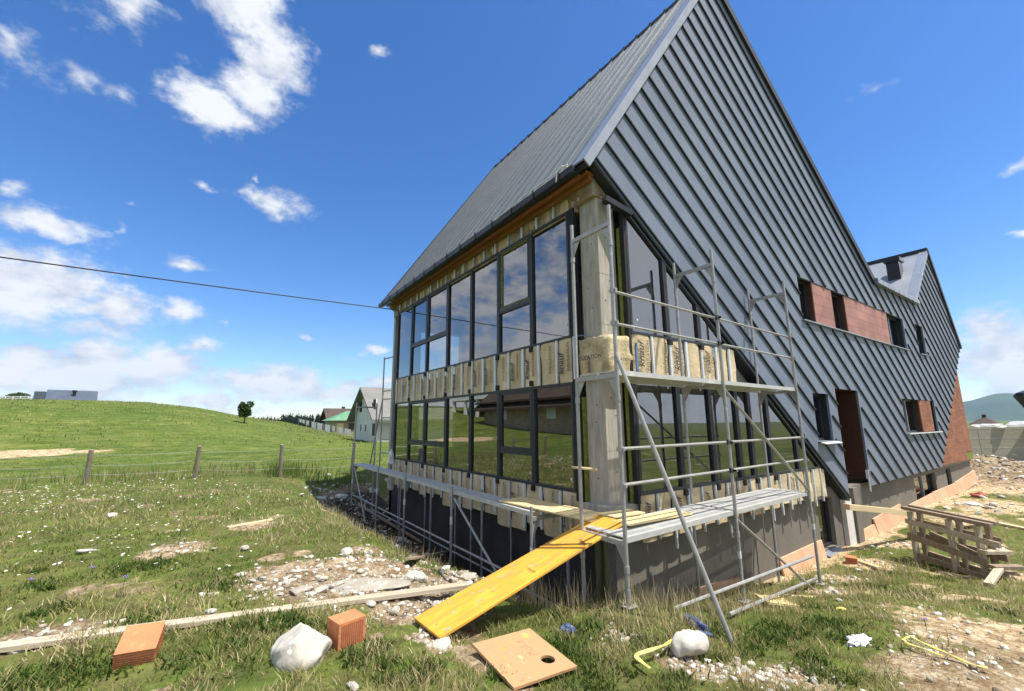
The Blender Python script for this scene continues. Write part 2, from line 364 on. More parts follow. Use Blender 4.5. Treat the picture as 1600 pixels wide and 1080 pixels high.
# --- main roof, slope over the long side
def slope_pt(p, q, s, y, h=0.):
    d = Vector((q[0]-p[0], 0, q[1]-p[1])); n = Vector((-d.z, 0, d.x)).normalized()
    if n.z < 0: n = -n
    c = Vector((p[0], y, p[1]))+d*s+n*h; return c
def slope_slab(b, p, q, y0, y1, h0, h1, s0=0., s1=1.):
    return b.hexa([slope_pt(p, q, s0, y0, h0), slope_pt(p, q, s1, y0, h0), slope_pt(p, q, s1, y1, h0), slope_pt(p, q, s0, y1, h0),
                   slope_pt(p, q, s0, y0, h1), slope_pt(p, q, s1, y0, h1), slope_pt(p, q, s1, y1, h1), slope_pt(p, q, s0, y1, h1)])
b = MB(); slope_slab(b, EA, AP, YN+.24, YF, -.02, .0)
roof = b.build("roof", "roofm", house); b = MB(); y = YN+.30
while y < YF-.02:
    slope_slab(b, EA, AP, y, y+.022, 0, .035, .004, .998)
    for dy in (.16, .32): slope_slab(b, EA, AP, y+dy, y+dy+.03, 0, .008, .004, .998) if y+dy < YF-.05 else None
    y += .475
b.build("standing_seams", mat("roof_seam", (.085, .10, .11), (.12, .135, .145), 2, .45, .1), roof)
b = MB(); slope_slab(b, EA, AP, YN+.02, YF-.02, -.12, -.021); b.build("roof_underside", "darkm", roof)
b = MB(); slope_slab(b, EA, AP, YN, YN+.27, .004, .03); slope_slab(b, EA, AP, YN-.004, YN+.02, -.13, .03); b.build("verge_flashing", "flash", roof)
b = MB(); slope_slab(b, EA, AP, YF, YF+.05, -.13, .04); b.build("far_verge", "darkm", roof)
b = MB(); b.box(AP[0]-.05, AP[0]+.05, YN, YF+.03, AP[1]-.08, AP[1]+.035)
for i in range(21): b.box(AP[0]-.09, AP[0]-.05, YN+.3+i*.475, YN+.36+i*.475, AP[1]-.12, AP[1]+.03)
b.build("ridge_cap", "darkm", roof)
# gutter along the eave
b = MB(); ge = EA
for yy0, yy1 in [(YN+.18, 2.2), (2.205, 4.9), (4.905, 7.4), (7.405, YF+.02)]:
    b.box(ge[0]-.10, ge[0]-.085, yy0, yy1, ge[1]-.13, ge[1]-.015); b.box(ge[0]-.085, ge[0]-.0, yy0, yy1, ge[1]-.145, ge[1]-.13)
for i in range(14): b.box(ge[0]-.115, ge[0]-.10, YN+.5+i*.7, YN+.53+i*.7, ge[1]-.145, ge[1]+.02)
b.build("gutter", "darkm", roof)
b = MB(); b.path([(-.52, -.02, 5.43), (-.60, .06, 5.45), (-.63, .14, 5.36), (-.62, .17, 5.22)], .012, 6); b.path([(-.52, 2.2, 5.42), (-.6, .9, 5.41), (-.56, -.05, 5.44)], .009, 6); b.build("loose_cable", "white", roof)
# right-hand slope of the main roof, hidden from the front except its edge
b = MB(); slope_slab(b, AP, RB, YC-.0, YF, -.16, 0.0); b.build("roof", "darkm", house)
b = MB(); slope_slab(b, AP, RB, YN-.02, YC-.001, -.17, .035); b.build("verge_flashing", "darkm", house)
# --- small gable, flat roof between
SA, SL, SR = (21.12, 8.94), (17.56, 5.96), (24.2, 4.73)
b = MB(); slope_slab(b, SL, SA, YC+.22, YF, -.1, 0)
for i in range(8): slope_slab(b, SL, SA, YC+.95+i*1.1, YC+.965+i*1.1, 0, .02)
r2 = b.build("roof", mat("small_roof_metal", (.22, .245, .28), (.28, .305, .34), .9, .5, .1), house)
b = MB(); slope_slab(b, SL, SA, YN, YC+.24, -.12, .03); b.build("verge_flashing", "flash", r2)
b = MB(); b.box(SA[0]-.12, SA[0]+.1, YN, YF, SA[1]-.06, SA[1]+.08); b.build("ridge_cap", "darkm", r2)
b = MB(); slope_slab(b, SA, SR, YC+.001, YF, -.14, 0); slope_slab(b, SA, SR, YN-.02, YC, -.15, .04); b.build("roof", "darkm", house)
b = MB(); b.hexa([(RB[0]-.2, YC+.06, 5.80), (SL[0]+.1, YC+.06, 5.80), (SL[0]+.1, YF, 6.1), (RB[0]-.2, YF, 6.1), (RB[0]-.2, YC+.06, 5.9), (SL[0]+.1, YC+.06, 5.9), (SL[0]+.1, YF, 6.2), (RB[0]-.2, YF, 6.2)])
b.build("flat_roof", "flash", house)
b = MB(); b.box(RB[0]-.05, SL[0]+.16, YC-.14, YC-.003, 5.84, 5.97); b.box(RB[0]-.05, SL[0]+.16, YC-.125, YC-.003, 5.975, 6.03)
for i in range(8): b.box(13.4+i*.57, 13.43+i*.57, YC-.146, YC-.141, 5.84, 5.97)
b.build("gutter", "flash", house)
_d = ray(1400, 432); _k = (SA[1]-SL[1])/(SA[0]-SL[0]); _t = (SL[1]-CAM[2]+_k*(CAM[0]-SL[0]))/(_d[2]-_k*_d[0]); cp = CAM+_d*_t
b = MB(); cx, cy, cz = float(cp[0]), float(cp[1]), float(cp[2])
b.box(cx-.27, cx+.27, cy-.22, cy+.22, cz-.5, cz+.62)
ch = b.build("chimney", "darkm", house)
b = MB(); b.box(cx-.34, cx+.34, cy-.28, cy+.28, cz+.622, cz+.80); b.build("cap", "darkm", ch)
# --- walls behind: brick corner, base, far side
b = MB(); b.prism([(17.41, -.35), (21.9, -.35), (21.9, -.02), (23.0, -.02), (23.0, 3.80)], lambda a, z: (a, YC+.06, z), lambda a, z: (a, YC+.14, z)); b.build("brick_cladding", "brickclad", house)
b = MB(); b.box(21.9, 22.98, YC+.08, YC+.20, -.36, -.022); b.build("bare_insulation", "moss", house)
b = MB(); b.prism([(17.3, -.45), (22.99, -.45), (22.99, 5.6), (20, 5.6)], lambda a, z: (a, YC+.142, z), lambda a, z: (a, YC+.4, z)); b.build("wall", "inside", house)
b = MB(); b.box(22.75, 22.97, YC+.41, YF, -1.9, 4.8); b.build("wall", "brickclad", house)
holes = [[(7.0, -1.62), (7.85, -1.62), (7.85, -.5), (7.0, -.5)], [(14.62, -1.52), (17.2, -1.52), (17.2, -.55), (14.62, -.55)], [(18.75, -1.45), (19.45, -1.45), (19.45, -.55), (18.75, -.55)]]
b = MB(); b.prism([(XB, -2.3), (23.0, -2.3), (23.0, -.36), (8.36, -.36), (8.36, -.26), (XB, -.26)], lambda a, z: (a, YB, z), lambda a, z: (a, YB+.2, z), holes); b.build("base_wall", "base", house)
b = MB(); b.box(XB, XB+.2, YB+.201, YF, -2.3, -.25); b.build("base_wall", "shaded_base", house)
b = MB(); b.box(XB, 22.9, YF-.2, YF-.001, -2.3, -.25); b.build("base_wall", "base", house)
b = MB(); b.prism([(.05, -.25), (8.2, -.25), (8.2, 5.2), (9.0, 5.2), (9.0, 8.4), (4.2, 11.9), (-.2, 5.4), (.05, 5.2)], lambda a, z: (a, YF-.2, z), lambda a, z: (a, YF-.02, z), [[(1.0, 2.9), (2.6, 2.9), (2.6, 4.6), (1.0, 4.6)], [(1.0, .5), (2.4, .5), (2.4, 1.9), (1.0, 1.9)]]); b.build("wall", "render_wall", house)
b = MB(); b.box(.25, 8.3, .0, YF-.25, -.26, .12); b.build("floor_slab", "inside", house)
b = MB(); b.box(.25, 6.5, .0, YF-.25, 2.15, 2.62); b.build("floor_slab", "inside", house)
b = MB(); b.box(.3, 4.3, .1, YF-.25, 5.22, 5.3); b.build("ceiling", "inside", house)
b = MB(); b.box(5.2, 5.35, .1, 5.2, .13, 2.14); b.box(3.4, 3.5, 3.6, YF-.3, .13, 2.14); b.box(3.2, 3.35, .3, 6.0, 2.63, 5.2); b.build("partition_wall", "inside", house)
b = MB(); b.box(8.2, 8.4, YB+.21, 2.5, -.3, 2.2); b.build("partition_wall", "inside", house)
b = MB(); b.prism([(8.5, -.3), (22.7, -.3), (22.7, 4.8), (21, 8), (17.6, 5.6), (13, 5.6), (4.3, 11.8), (.6, 6.2), (8.5, 2.2)], lambda a, z: (a, 1.2, z), lambda a, z: (a, 1.3, z)); b.build("partition_wall", "inside", house)
# --- column at the corner
b = MB(); b.box(.08, .49, -.03, .38, .0, 5.42)
col = b.build("concrete_column", "concrete", house, bevel=.012)
b = MB()
for z_ in (.92, 1.86, 2.9, 3.75, 4.6): b.box(.077, .493, -.033, .383, z_, z_+.012)
for k_ in range(4): b.box(.0775, .08, .03+k_*.095, .034+k_*.095, .14, 5.1); b.box(.13+k_*.095, .134+k_*.095, -.0325, -.03, .14, 5.1)
b.build("formwork_fin", "concrete", col)
for z_ in (.5, 1.35, 1.62, 3.2, 3.55, 4.3):
    b = MB(); b.tube((.0765, .10+.15*((z_*7) % 1), z_), (.085, .10+.15*((z_*7) % 1), z_), .011, 8); b.tube((.2+.15*((z_*5) % 1), -.0335, z_+.1), (.2+.15*((z_*5) % 1), -.02, z_+.1), .011, 8); b.build("tie_hole", "dark", col)
b = MB(); b.box(-.02, .86, -.12, .06, -.02, .13); b.box(-.02, .2, .061, .52, -.02, .13); b.build("slab_edge", "concrete", house, bevel=.01)
# bare foam-stained concrete and orange wall plate under the eave
b = MB(); b.box(.0, .2, .385, YF-.1, 4.98, 5.36); b.box(-.02, .5, -.06, .384, 5.08, 5.40); b.build("ring_beam", "foam", house, bevel=.015)
b = MB(); b.box(-.12, -.03, YN+.22, YF-.06, 5.32, 5.40); b.box(-.28, -.20, YN+.30, YF-.1, 5.36, 5.40); b.box(-.2, .1, YN+.2, YF-.2, 5.405, 5.45)
b.build("wall_plate", "soffit", house)
b = MB(); b.bar((.16, -.14, 5.02), (.62, -.30, 4.80), .13, .09); b.build("beam_stub", "darkm", house)
# --- windows
def inset(poly, w):
    n = len(poly); area = sum(poly[i][0]*poly[(i+1) % n][1]-poly[(i+1) % n][0]*poly[i][1] for i in range(n))
    P = poly if area > 0 else poly[::-1]; out = []
    ws = w if isinstance(w, (list, tuple)) else [w]*n
    for i in range(n):
        a, bb, c = P[i-1], P[i], P[(i+1) % n]
        def off(p, q, ww):
            d = (q[0]-p[0], q[1]-p[1]); l = math.hypot(*d); nn_ = (-d[1]/l, d[0]/l); return (p[0]+nn_[0]*ww, p[1]+nn_[1]*ww), d
        p1, d1 = off(a, bb, ws[i-1]); p2, d2 = off(bb, c, ws[i])
        den = d1[0]*d2[1]-d1[1]*d2[0]; t = ((p2[0]-p1[0])*d2[1]-(p2[1]-p1[1])*d2[0])/den
        out.append((p1[0]+d1[0]*t, p1[1]+d1[1]*t))
    return P, out
def ring(b, poly, w, f0, f1):
    P, I = inset(poly, w); n = len(P)
    for i in range(n):
        j = (i+1) % n
        b.hexa([f0(*P[i]), f0(*P[j]), f0(*I[j]), f0(*I[i]), f1(*P[i]), f1(*P[j]), f1(*I[j]), f1(*I[i])])
    return I
def window(parent, poly, F, gl, w=.045, d0=-.06, d1=.03, transom=None, sash=None, fm="frame"):
    b = MB(); I = ring(b, poly, w, F(d0), F(d1))
    a0, a1 = min(p[0] for p in I), max(p[0] for p in I); z0, z1 = min(p[1] for p in I), max(p[1] for p in I)
    if transom:
        P4 = [(a0, transom-.04), (a1, transom-.04), (a1, transom+.04), (a0, transom+.04)]; b.prism(P4, F(d0+.005), F(d1-.004))
    o = b.build("window", fm, parent)
    panes = [I] if not transom else [[(a0, z0), (a1, z0), (a1, transom-.04), (a0, transom-.04)], [(a0, transom+.04), (a1, transom+.04), (a1, z1), (a0, z1)]]
    for k, Pp in enumerate(panes):
        if transom and k == 1 and sash:
            bs = MB(); J = ring(bs, Pp, .055, F(-.04), F(d1-.012)); so = bs.build("sash", sash, o)
            b2 = MB(); ring(b2, inset(Pp, .016)[1], .012, F(d1-.0115), F(d1-.003)); ring(b2, inset(Pp, .042)[1], .012, F(d1-.0115), F(d1-.003)); b2.build("sash_seal", "frame", so) if sash == "tape" else None
            Pp = J
        Q = [Vector(F(-.012)(*p)) for p in Pp]
        if (Q[1]-Q[0]).cross(Q[2]-Q[1]).dot(Vector(F(1)(0, 0))-Vector(F(0)(0, 0))) < 0: Q = Q[::-1]
        b3 = MB(); b3.quad(*Q); b3.build("pane", gl, o, recalc=False)
    return o
YS = [9.0954, 7.8381, 6.6583, 5.3158, 4.0474, 2.8461, 1.672, .5724]
for i in range(7):
    y1, y0 = YS[i]-.004, YS[i+1]+.004
    sp = i in (1, 2, 5)
    window(house, [(y0, .246), (y1, .246), (y1, 2.009), (y0, 2.009)], L0, "glassL", transom=.79 if sp else None, sash="frame" if sp else None)
    window(house, [(y0, 2.758), (y1, 2.758), (y1, 5.06), (y0, 5.06)], L0, "glassL", transom=3.68 if sp else None, sash=("tape" if i == 5 else "frame") if sp else None)
qg = 5.36                                       # slanting head of the gable glazing: z = qg - .7225 x
sl = lambda x: qg-.7225*x
gxs = [.56, 1.55, 2.5, 3.55]
for i in range(3):
    x0, x1 = gxs[i]+.004, gxs[i+1]-.004
    if sl(x1) > 2.85: window(house, [(x0, 2.758), (x1, 2.758), (x1, sl(x1)), (x0, sl(x0))], G0, "glassG")
    else: window(house, [(x0, 2.758), ((qg-2.758)/.7225-.02, 2.758), (x0, sl(x0))], G0, "glassG")
gxl = [.56, 1.68, 2.65, 3.55, 4.04, 4.77, 5.96]
for i in range(6):
    x0, x1 = gxl[i]+.004, gxl[i+1]-.004
    top = [(x1, min(2.009, sl(x1)))]
    if sl(x0) >= 2.009 > sl(x1): top.append(((qg-2.009)/.7225, 2.009))
    top.append((x0, min(2.009, sl(x0))))
    window(house, [(x0, .246), (x1, .246)]+top, G0, "glassG", w=.05)
window(house, [(5.964, .246), ((qg-.246)/.7225-.02, .246), (5.964, sl(5.964))], G0, "glassG")
b = MB()                                         # black membrane strips beside the column and stained wool edges
b.box(-.03, .05, .42, .565, .13, 5.06); b.box(.5, .555, YW-.03, YW+.05, .13, 4.9); b.build("membrane", "mem", house)
b = MB(); b.box(.02, .09, .381, .419, .14, 1.75); b.box(.491, .56, YW+.06, YW+.12, .14, 4.6); b.build("wool_edge", "moss", house)
b = MB(); b.box(3.75, 4.0, .9, .93, .35, 1.9); b.build("white_panel", "white", house)  # upright white panel behind the lower gable glazing
# --- insulation bands, studs, prints
def band(a0, a1, edges, ztop, zbot, F, name):
    """wool panels between studs, each bulging a little; zbot per bay"""
    b = MB()
    for i in range(len(edges)-1):
        e0, e1 = edges[i]+.012, edges[i+1]-.012
        zt, zb = (ztop(e0, e1) if callable(ztop) else (ztop, ztop)), zbot(i)
        nu, nv = 7, 9; g = []
        for jv in range(nv):
            for ju in range(nu):
                fu, fv = ju/(nu-1), jv/(nv-1); a = e0+(e1-e0)*fu
                zt_ = zt[0]+(zt[1]-zt[0])*fu; z = zb+(zt_-zb)*fv
                d = .008+.022*math.sin(math.pi*fu)**.6*(.5+float(vnoise(i*3.7, 1, 8)))+.034*(float(vnoise(a*7, z*5, 5))-.5)-.012*(ju in (0, nu-1))
                g.append(F(d)(a, z))
        base = len(b.v); b.v += [tuple(p) for p in g]
        for jv in range(nv-1):
            for ju in range(nu-1):
                k = base+jv*nu+ju; b.f.append((k, k+1, k+nu+1, k+nu)); b.mi.append(0)
    o = b.build(name, "wool", house, smooth=True, recalc=False)
    return o
_font = {}
def printed(txt, F, a, z, size, parent, m="ink", rotate=True, d=.062, shear=0.):
    key = (txt, m, shear)
    if key not in _font:
        cu = bpy.data.curves.new("print", 'FONT'); cu.body = txt; cu.size = 1.; cu.offset = .018 if shear else .008; cu.shear = shear; cu.align_x = 'CENTER'; cu.align_y = 'CENTER'; cu.resolution_u = 3
        t = bpy.data.objects.new("print", cu); COL.objects.link(t); bpy.context.view_layer.update()
        me = bpy.data.meshes.new_from_object(t.evaluated_get(bpy.context.evaluated_depsgraph_get())); me.name = "print"; me.materials.clear(); me.materials.append(MT[m])
        bpy.data.objects.remove(t); _font[key] = me
    o = bpy.data.objects.new("print", _font[key]); COL.objects.link(o); o.parent = parent
    X = Vector(F(d)(a+1, z))-Vector(F(d)(a, z)); Z = Vector((0, 0, 1)); n = X.cross(Z)
    out = Vector(F(1)(0, 0))-Vector(F(0)(0, 0))
    if n.dot(out) < 0: X = -X; n = -n
    ux, uy = (Z, -X) if rotate else (X, Z)
    m4 = Matrix.Identity(4); p = Vector(F(d)(a, z))-wloc(parent)
    for i in range(3): m4[i][0], m4[i][1], m4[i][2], m4[i][3] = ux[i]*size, uy[i]*size, n[i]*size, p[i]
    o.matrix_local = m4
    return o
def studs(edges, z0f, z1f, F, w=.05, m="stud"):
    for i, e in enumerate(edges):
        b = MB(); z0, z1 = z0f(i), z1f(i, e); w_ = w*(1+.25*((i*7) % 3-1)); t = .01*((i*5) % 3-1)
        b.hexa([F(.02)(e-w_/2, z0), F(.02)(e+w_/2, z0), F(.02)(e+w_/2+t, z1), F(.02)(e-w_/2+t, z1), F(.052)(e-w_/2, z0), F(.052)(e+w_/2, z0), F(.052)(e+w_/2+t, z1), F(.052)(e-w_/2+t, z1)])
        b.build("stud", m, house)
eL = [.50]+[.95+.5*i for i in range(17)]+[9.12]
o1 = band(0, 0, eL, 2.757, lambda i: 2.010, L0, "insulation_band")
studs(eL[1:-1], lambda i: 2.012, lambda i, e: 2.756, L0)
rs = np.random.default_rng(3); hang = [-.42-.14*rs.random()-.1*(rs.random() < .3) for _ in range(20)]
o2 = band(0, 0, eL, .245, lambda i: hang[i % 20]-.0, L0, "insulation_band")
studs(eL[1:-1], lambda i: -.40-.12*((i*5) % 4)/2, lambda i, e: .244, L0, .045)
o3 = band(0, 0, eL, 5.30, lambda i: 5.062, lambda d: L0(d*.4-.012), "insulation_band")
studs(eL[1:-1], lambda i: 5.062, lambda i, e: 5.30, lambda d: L0(d-.01), .05)
eG = [.58]+[1.06+.475*i for i in range(6)]+[3.72]
dz = lambda e: 5.42-.7225*e
o4 = band(0, 0, eG, lambda a, c: (min(2.757, dz(a)), min(2.757, dz(c))), lambda i: 2.010, G0, "insulation_band")
studs(eG[1:-1], lambda i: 2.012, lambda i, e: min(2.756, dz(e)), G0)
eG2 = [.58]+[.95+.40*i for i in range(16)]+[7.25]
hang2 = [-.33-.12*rs.random() for _ in range(20)]
o5 = band(0, 0, eG2, lambda a, c: (min(.245, dz(a)), min(.245, dz(c))), lambda i: hang2[i], G0, "insulation_band")
studs(eG2[1:-1], lambda i: -.42-.13*((i*7) % 4)/2, lambda i, e: min(.244, dz(e)), G0, .035)
for i, o in [(k_, o1) for k_ in range(17)]+[(k_, o2) for k_ in range(17) if k_ % 4 != 2]:
    zz = 2.38 if o is o1 else -.10
    if i % 3 != 1: printed("knauf", L0, (eL[i]+eL[i+1])/2+.09, zz-.05, .17, o, shear=.25)
    printed("INSULATION", L0, (eL[i]+eL[i+1])/2-.10, zz+.06, .085, o)
for i, o in ((0, o4), (1, o4), (2, o4), (4, o4), (0, o5), (2, o5), (4, o5), (6, o5), (7, o5), (9, o5), (12, o5)):
    ee = eG if o is o4 else eG2; zz = 2.42 if o is o4 else -.04
    if i % 2 == 0: printed("knauf", G0, (ee[i]+ee[i+1])/2-.08, zz, .19 if o is o4 else .16, o, shear=.25)
    printed("INSULATION", G0, (ee[i]+ee[i+1])/2+.09, zz, .09 if o is o4 else .06, o)
for F_, es, zs in ((L0, YS[1:-1], (2.02, 2.66, .15)), (G0, gxs[1:3], (2.66,)), (G0, gxl[1:6], (.15,))):
    for e in es:
        for z in zs: b = MB(); b.hexa([F_(.02)(e-.045, z), F_(.02)(e+.045, z), F_(.02)(e+.045, z+.095), F_(.02)(e-.045, z+.095), F_(.066)(e-.045, z), F_(.066)(e+.045, z), F_(.066)(e+.045, z+.095), F_(.066)(e-.045, z+.095)]); b.build("bracket", "mem", house)
for i, zc in ((0, 2.95), (1, 2.9), (3, .4), (4, 2.95), (5, 2.9), (6, 3.0), (6, .42), (2, 3.85), (5, .42)):
    b = MB(); y_ = YS[i+1]+.12; b.hexa([L0(-.006)(y_, zc), L0(-.006)(y_+.035, zc), L0(-.006)(y_+.035, zc+.035), L0(-.006)(y_, zc+.035), L0(-.009)(y_, zc), L0(-.009)(y_+.035, zc), L0(-.009)(y_+.035, zc+.035), L0(-.009)(y_, zc+.035)]); b.build("glass_sticker", "white", house)
for x_, zc in ((1.45, 1.9), (2.4, 1.9), (.75, 3.0), (3.4, .4)):
    b = MB(); b.box(x_, x_+.035, YW+.004, YW+.008, zc, zc+.035); b.build("glass_sticker", "white", house)
# wrapped wool round the corner at first-floor level, and at the slab
def pillow(name, x0, x1, y0, y1, z0, z1, m, amp=.03, seed=0, parent=house):
    bm = bmesh.new(); bmesh.ops.create_cube(bm, size=1); bmesh.ops.subdivide_edges(bm, edges=bm.edges, cuts=7, use_grid_fill=True)
    b = MB()
    for v in bm.verts:
        p = v.co; x, y, z = x0+(p.x+.5)*(x1-x0), y0+(p.y+.5)*(y1-y0), z0+(p.z+.5)*(z1-z0)
        k = amp*(float(vnoise((x+y)*9+seed, z*9))-.5)*2; r = 1+.0*k
        v.co = (x-k*(p.x < -.49)+k*(p.x > .49), y-k*(p.y < -.49)+k*(p.y > .49), z+k*(abs(p.z) > .49))
    b.v = [tuple(v.co) for v in bm.verts]; bm.verts.index_update(); b.f = [tuple(v.index for v in f.verts) for f in bm.faces]; b.mi = [0]*len(b.f); bm.free()
    return b.build(name, m, parent, smooth=True)
w1 = pillow("wool_wrap", .0, .55, -.215, .45, 2.02, 2.69, "woolroll", .022)
printed("INSULATION", L0, .15, 2.36, .10, w1, rotate=False, d=.068); printed("knauf", L0, .14, 2.24, .12, w1, m="stain", rotate=True, d=.068, shear=.25); printed("INSULATION", G0, .2, 2.30, .08, w1, rotate=False, d=.1)
pillow("wool_wrap", -.02, .6, -.235, .50, -.20, .0, "wool", .015, 4)
b = MB(); b.box(-.055, -.035, .46, .51, 2.05, 2.76); b.build("stud", "stud", house)
b = MB(); b.box(.585, .63, YW-.075, YW-.055, 2.1, 2.6); b.box(-.05, .02, .30, .5, 2.742, 2.76); b.build("blue_film", "bluefilm", house)
# --- openings in the gable cladding
def niche(h, depth, left="darkm", right="brown", back=None):
    (x0, z0), (x1, z1) = h[0], h[2]
    y0, y1 = YC+.051, YC+depth
    b = MB(); b.box(x0-.03, x0, y0, y1, z0-.03, z1+.03); b.box(x0, x1, y0, y1, z1, z1+.03); b.build("reveal", left, house)
    b = MB(); b.box(x1, x1+.03, y0, y1, z0-.03, z1+.03); b.build("reveal", right, house)
    b = MB(); b.box(x0-.04, x1+.02, YC-.07, y1, z0-.03, z0-.002); b.build("sill", "flash", house)
def small_window(x0, x1, z0, z1, y, mull=None):
    F = lambda d: (lambda a, z: (a, y-d, z))
    o = window(house, [(x0, z0), (x1, z0), (x1, z1), (x0, z1)], F, "glassS", w=.06)
    if mull:
        b = MB(); b.box(mull-.03, mull+.03, y-.035, y+.05, z0+.05, z1-.05); b.build("mullion", "flash", o)
    return o
z0, z1 = 3.83, 4.98
niche(H_STRIP, .20, "darkm", "darkm")
for x0, x1 in ((7.9, 9.16), (10.1, 13.82)):
    b = MB(); b.box(x0, x1, YC+.02, YC+.045, z0+.003, z1-.003); pb = b.build("cladding_panel", "pink", house)
    b = MB(); b.box(x0, x0+.02, YC+.046, YC+.21, z0+.003, z1-.003); b.build("panel_return", "brown", pb)
small_window(7.0, 7.9, z0, z1, YC+.19); small_window(9.16, 10.1, z0, z1, YC+.19); small_window(13.84, 15.55, z0, z1, YC+.19, 14.55)
niche(H_SW, .26, "darkm", "darkm"); small_window(17.05, 18.05, 3.83, 5.0, YC+.24)
niche(H_W2, .22, "darkm", "darkm"); small_window(7.02, 7.92, .86, 2.01, YC+.2)
b = MB(); b.hexa([(6.98, YC-.16, .80), (7.98, YC-.16, .80), (7.98, YC, .83), (6.98, YC, .83), (6.98, YC-.16, .82), (7.98, YC-.16, .82), (7.98, YC, .856), (6.98, YC, .856)]); b.build("sill", "white", house)
niche(H_W3, .20, "darkm", "darkm"); small_window(13.88, 15.85, .92, 2.05, YC+.19, 14.85); small_window(17.3, 17.8, .92, 2.05, YC+.19)
b = MB(); b.box(15.85, 17.3, YC+.01, YC+.04, .923, 2.047); pb = b.build("cladding_panel", "brickclad", house)
b = MB(); b.box(15.85, 15.87, YC+.041, YC+.19, .923, 2.047); b.build("panel_return", "brown", pb)
b = MB(); b.box(13.8, 17.86, YC-.10, YC-.001, .885, .918); b.build("sill", "white", house)
# entrance niche: brown side wall, open below
b = MB(); b.box(10.001, 10.06, YC+.02, YC+1.2, -.02, 2.17); b.build("entrance_side_panel", "brown", house)
b = MB(); b.box(8.38, 10.0, YC+.03, YC+1.2, 2.172, 2.23); b.build("entrance_ceiling", "brown", house)
b = MB(); b.box(8.36, 8.415, YC+.052, YC+1.2, -.34, 2.17); b.build("entrance_side_panel", "darkm", house)
b = MB(); b.box(8.42, 10.0, YC+1.0, YC+1.06, -.3, 2.17); b.build("entrance_door", "dark", house)
b = MB(); b.box(9.93, 9.96, YC+.0, YC+.03, -.55, .02); b.box(9.78, 9.8, YC+.0, YC+.02, -.2, .02); b.build("stud", "stud", house)
# basement windows
for x0, x1, zz0, zz1, mu in ((7.0, 7.85, -1.62, -.5, None), (14.62, 17.2, -1.52, -.55, 15.9), (18.75, 19.45, -1.45, -.55, None)):
    small_window(x0, x1, zz0, zz1, YB+.12, mu)
    b = MB(); b.hexa([(x0-.03, YB-.16, zz0-.10), (x1+.03, YB-.16, zz0-.10), (x1+.03, YB+.1, zz0-.02), (x0-.03, YB+.1, zz0-.02), (x0-.03, YB-.16, zz0-.08), (x1+.03, YB-.16, zz0-.08), (x1+.03, YB+.1, zz0), (x0-.03, YB+.1, zz0)])
    b.build("sill", "flash" if x0 < 8 else "darkm", house)
b = MB(); b.box(8.36, 8.80, YB-.10, YB-.001, -2.0, -.62); b.build("white_pier", "plasterwhite", house)
b = MB(); b.box(8.81, 9.15, YB-.16, YB-.001, -2.0, -.37); b.build("base_pier", "base", house)
# orange foam boards standing against the foot of the base wall
for x0, x1, h0, h1, lean in ((4.85, 6.9, .30, .36, .08), (2.0, 3.4, .12, .14, .05), (9.25, 10.3, .20, .24, .08), (10.32, 12.7, .38, .44, .08), (13.6, 16.3, .24, .28, .06), (16.33, 19.6, .3, .38, .06), (19.63, 23.3, .40, .44, .06)):
    za, zb = gz(x0, -.2)-.06, gz(x1, -.2)-.06
    b = MB(); b.hexa([(x0, YB-.05-lean, za), (x1, YB-.05-lean, zb), (x1, YB-.01-lean, zb), (x0, YB-.01-lean, za), (x0, YB-.05, za+h0+.06), (x1, YB-.05, zb+h1+.06), (x1, YB-.008, zb+h1+.06), (x0, YB-.008, za+h0+.06)])
    b.build("plinth_board", "orange", house)
# ------------------------------------------------------------------ scaffolding
T = lambda x, y, z: vec(CAM+.955*(np.array([x, y+.0352*x, z])-CAM))
def frame(parent, outer, inner, z0, levels, name="frame", gz0=None):
    """H frame: two uprights, a transom with gussets at each level"""
    b = MB(); o0 = outer(0); i0 = inner(0)
    zt = levels[-1]
    b.tube(outer(z0[0]), outer(zt+.26), .0242, 10); b.tube(inner(z0[1]), inner(zt+.26), .0242, 10)
    for l in levels:
        p, q = outer(l), inner(l); b.bar(p, q, .045, .055)
        d = (q-p).normalized(); up = Vector((0, 0, 1))
        for c, s in ((p, 1), (q, -1)):
            g = [c+d*s*.02, c+d*s*.15, c+d*s*.02-up*.22]
            n = d.cross(up)*.004; k = len(b.v); b.v += [tuple(x-n-up*.02) for x in g]+[tuple(x+n-up*.02) for x in g]
            b.f += [(k, k+1, k+2), (k+5, k+4, k+3), (k, k+3, k+4, k+1), (k+1, k+4, k+5, k+2), (k+2, k+5, k+3, k)]; b.mi += [0]*5
        for c in (outer, inner):
            b.tube(c(l-.32), c(l-.24), .031, 10)
    f = b.build(name, "tube", parent, smooth=False)
    for l in levels[:1]:
        for c in (outer,): bb = MB(); bb.tube(c(l-.62), c(l-.52), .027, 10); bb.build("sticker", "white", f)
    return f
def deck(parent, a0, a1, c0, c1, name="deck"):
    """perforated steel deck between two edges (a0->a1 outer edge, c0->c1 inner edge)"""
    b = MB(); n = 70
    for (p, q) in ((a0, a1), (c0, c1)): b.bar(p-Vector((0, 0, .03)), q-Vector((0, 0, .03)), .03, .062)
    for i in range(n):
        f0, f1 = (i+.12)/n, (i+.80)/n
        P = [a0.lerp(a1, f0), a0.lerp(a1, f1), c0.lerp(c1, f1), c0.lerp(c1, f0)]
        dz_ = Vector((0, 0, .006)); b.hexa([p-dz_*2 for p in P]+[p-dz_*.1 for p in P])
    for s in (0, 1, 2):
        f = (.08, .5, .92)[s]; b.bar(a0.lerp(c0, f).lerp(a1.lerp(c1, f), 0)-Vector((0, 0, .004)), a1.lerp(c1, f)-Vector((0, 0, .004)), .03, .012)
    return b.build(name, "deck", parent)
S1, S2, S3, YO, YI = -.754, 1.85, 4.70, -1.009, -.28
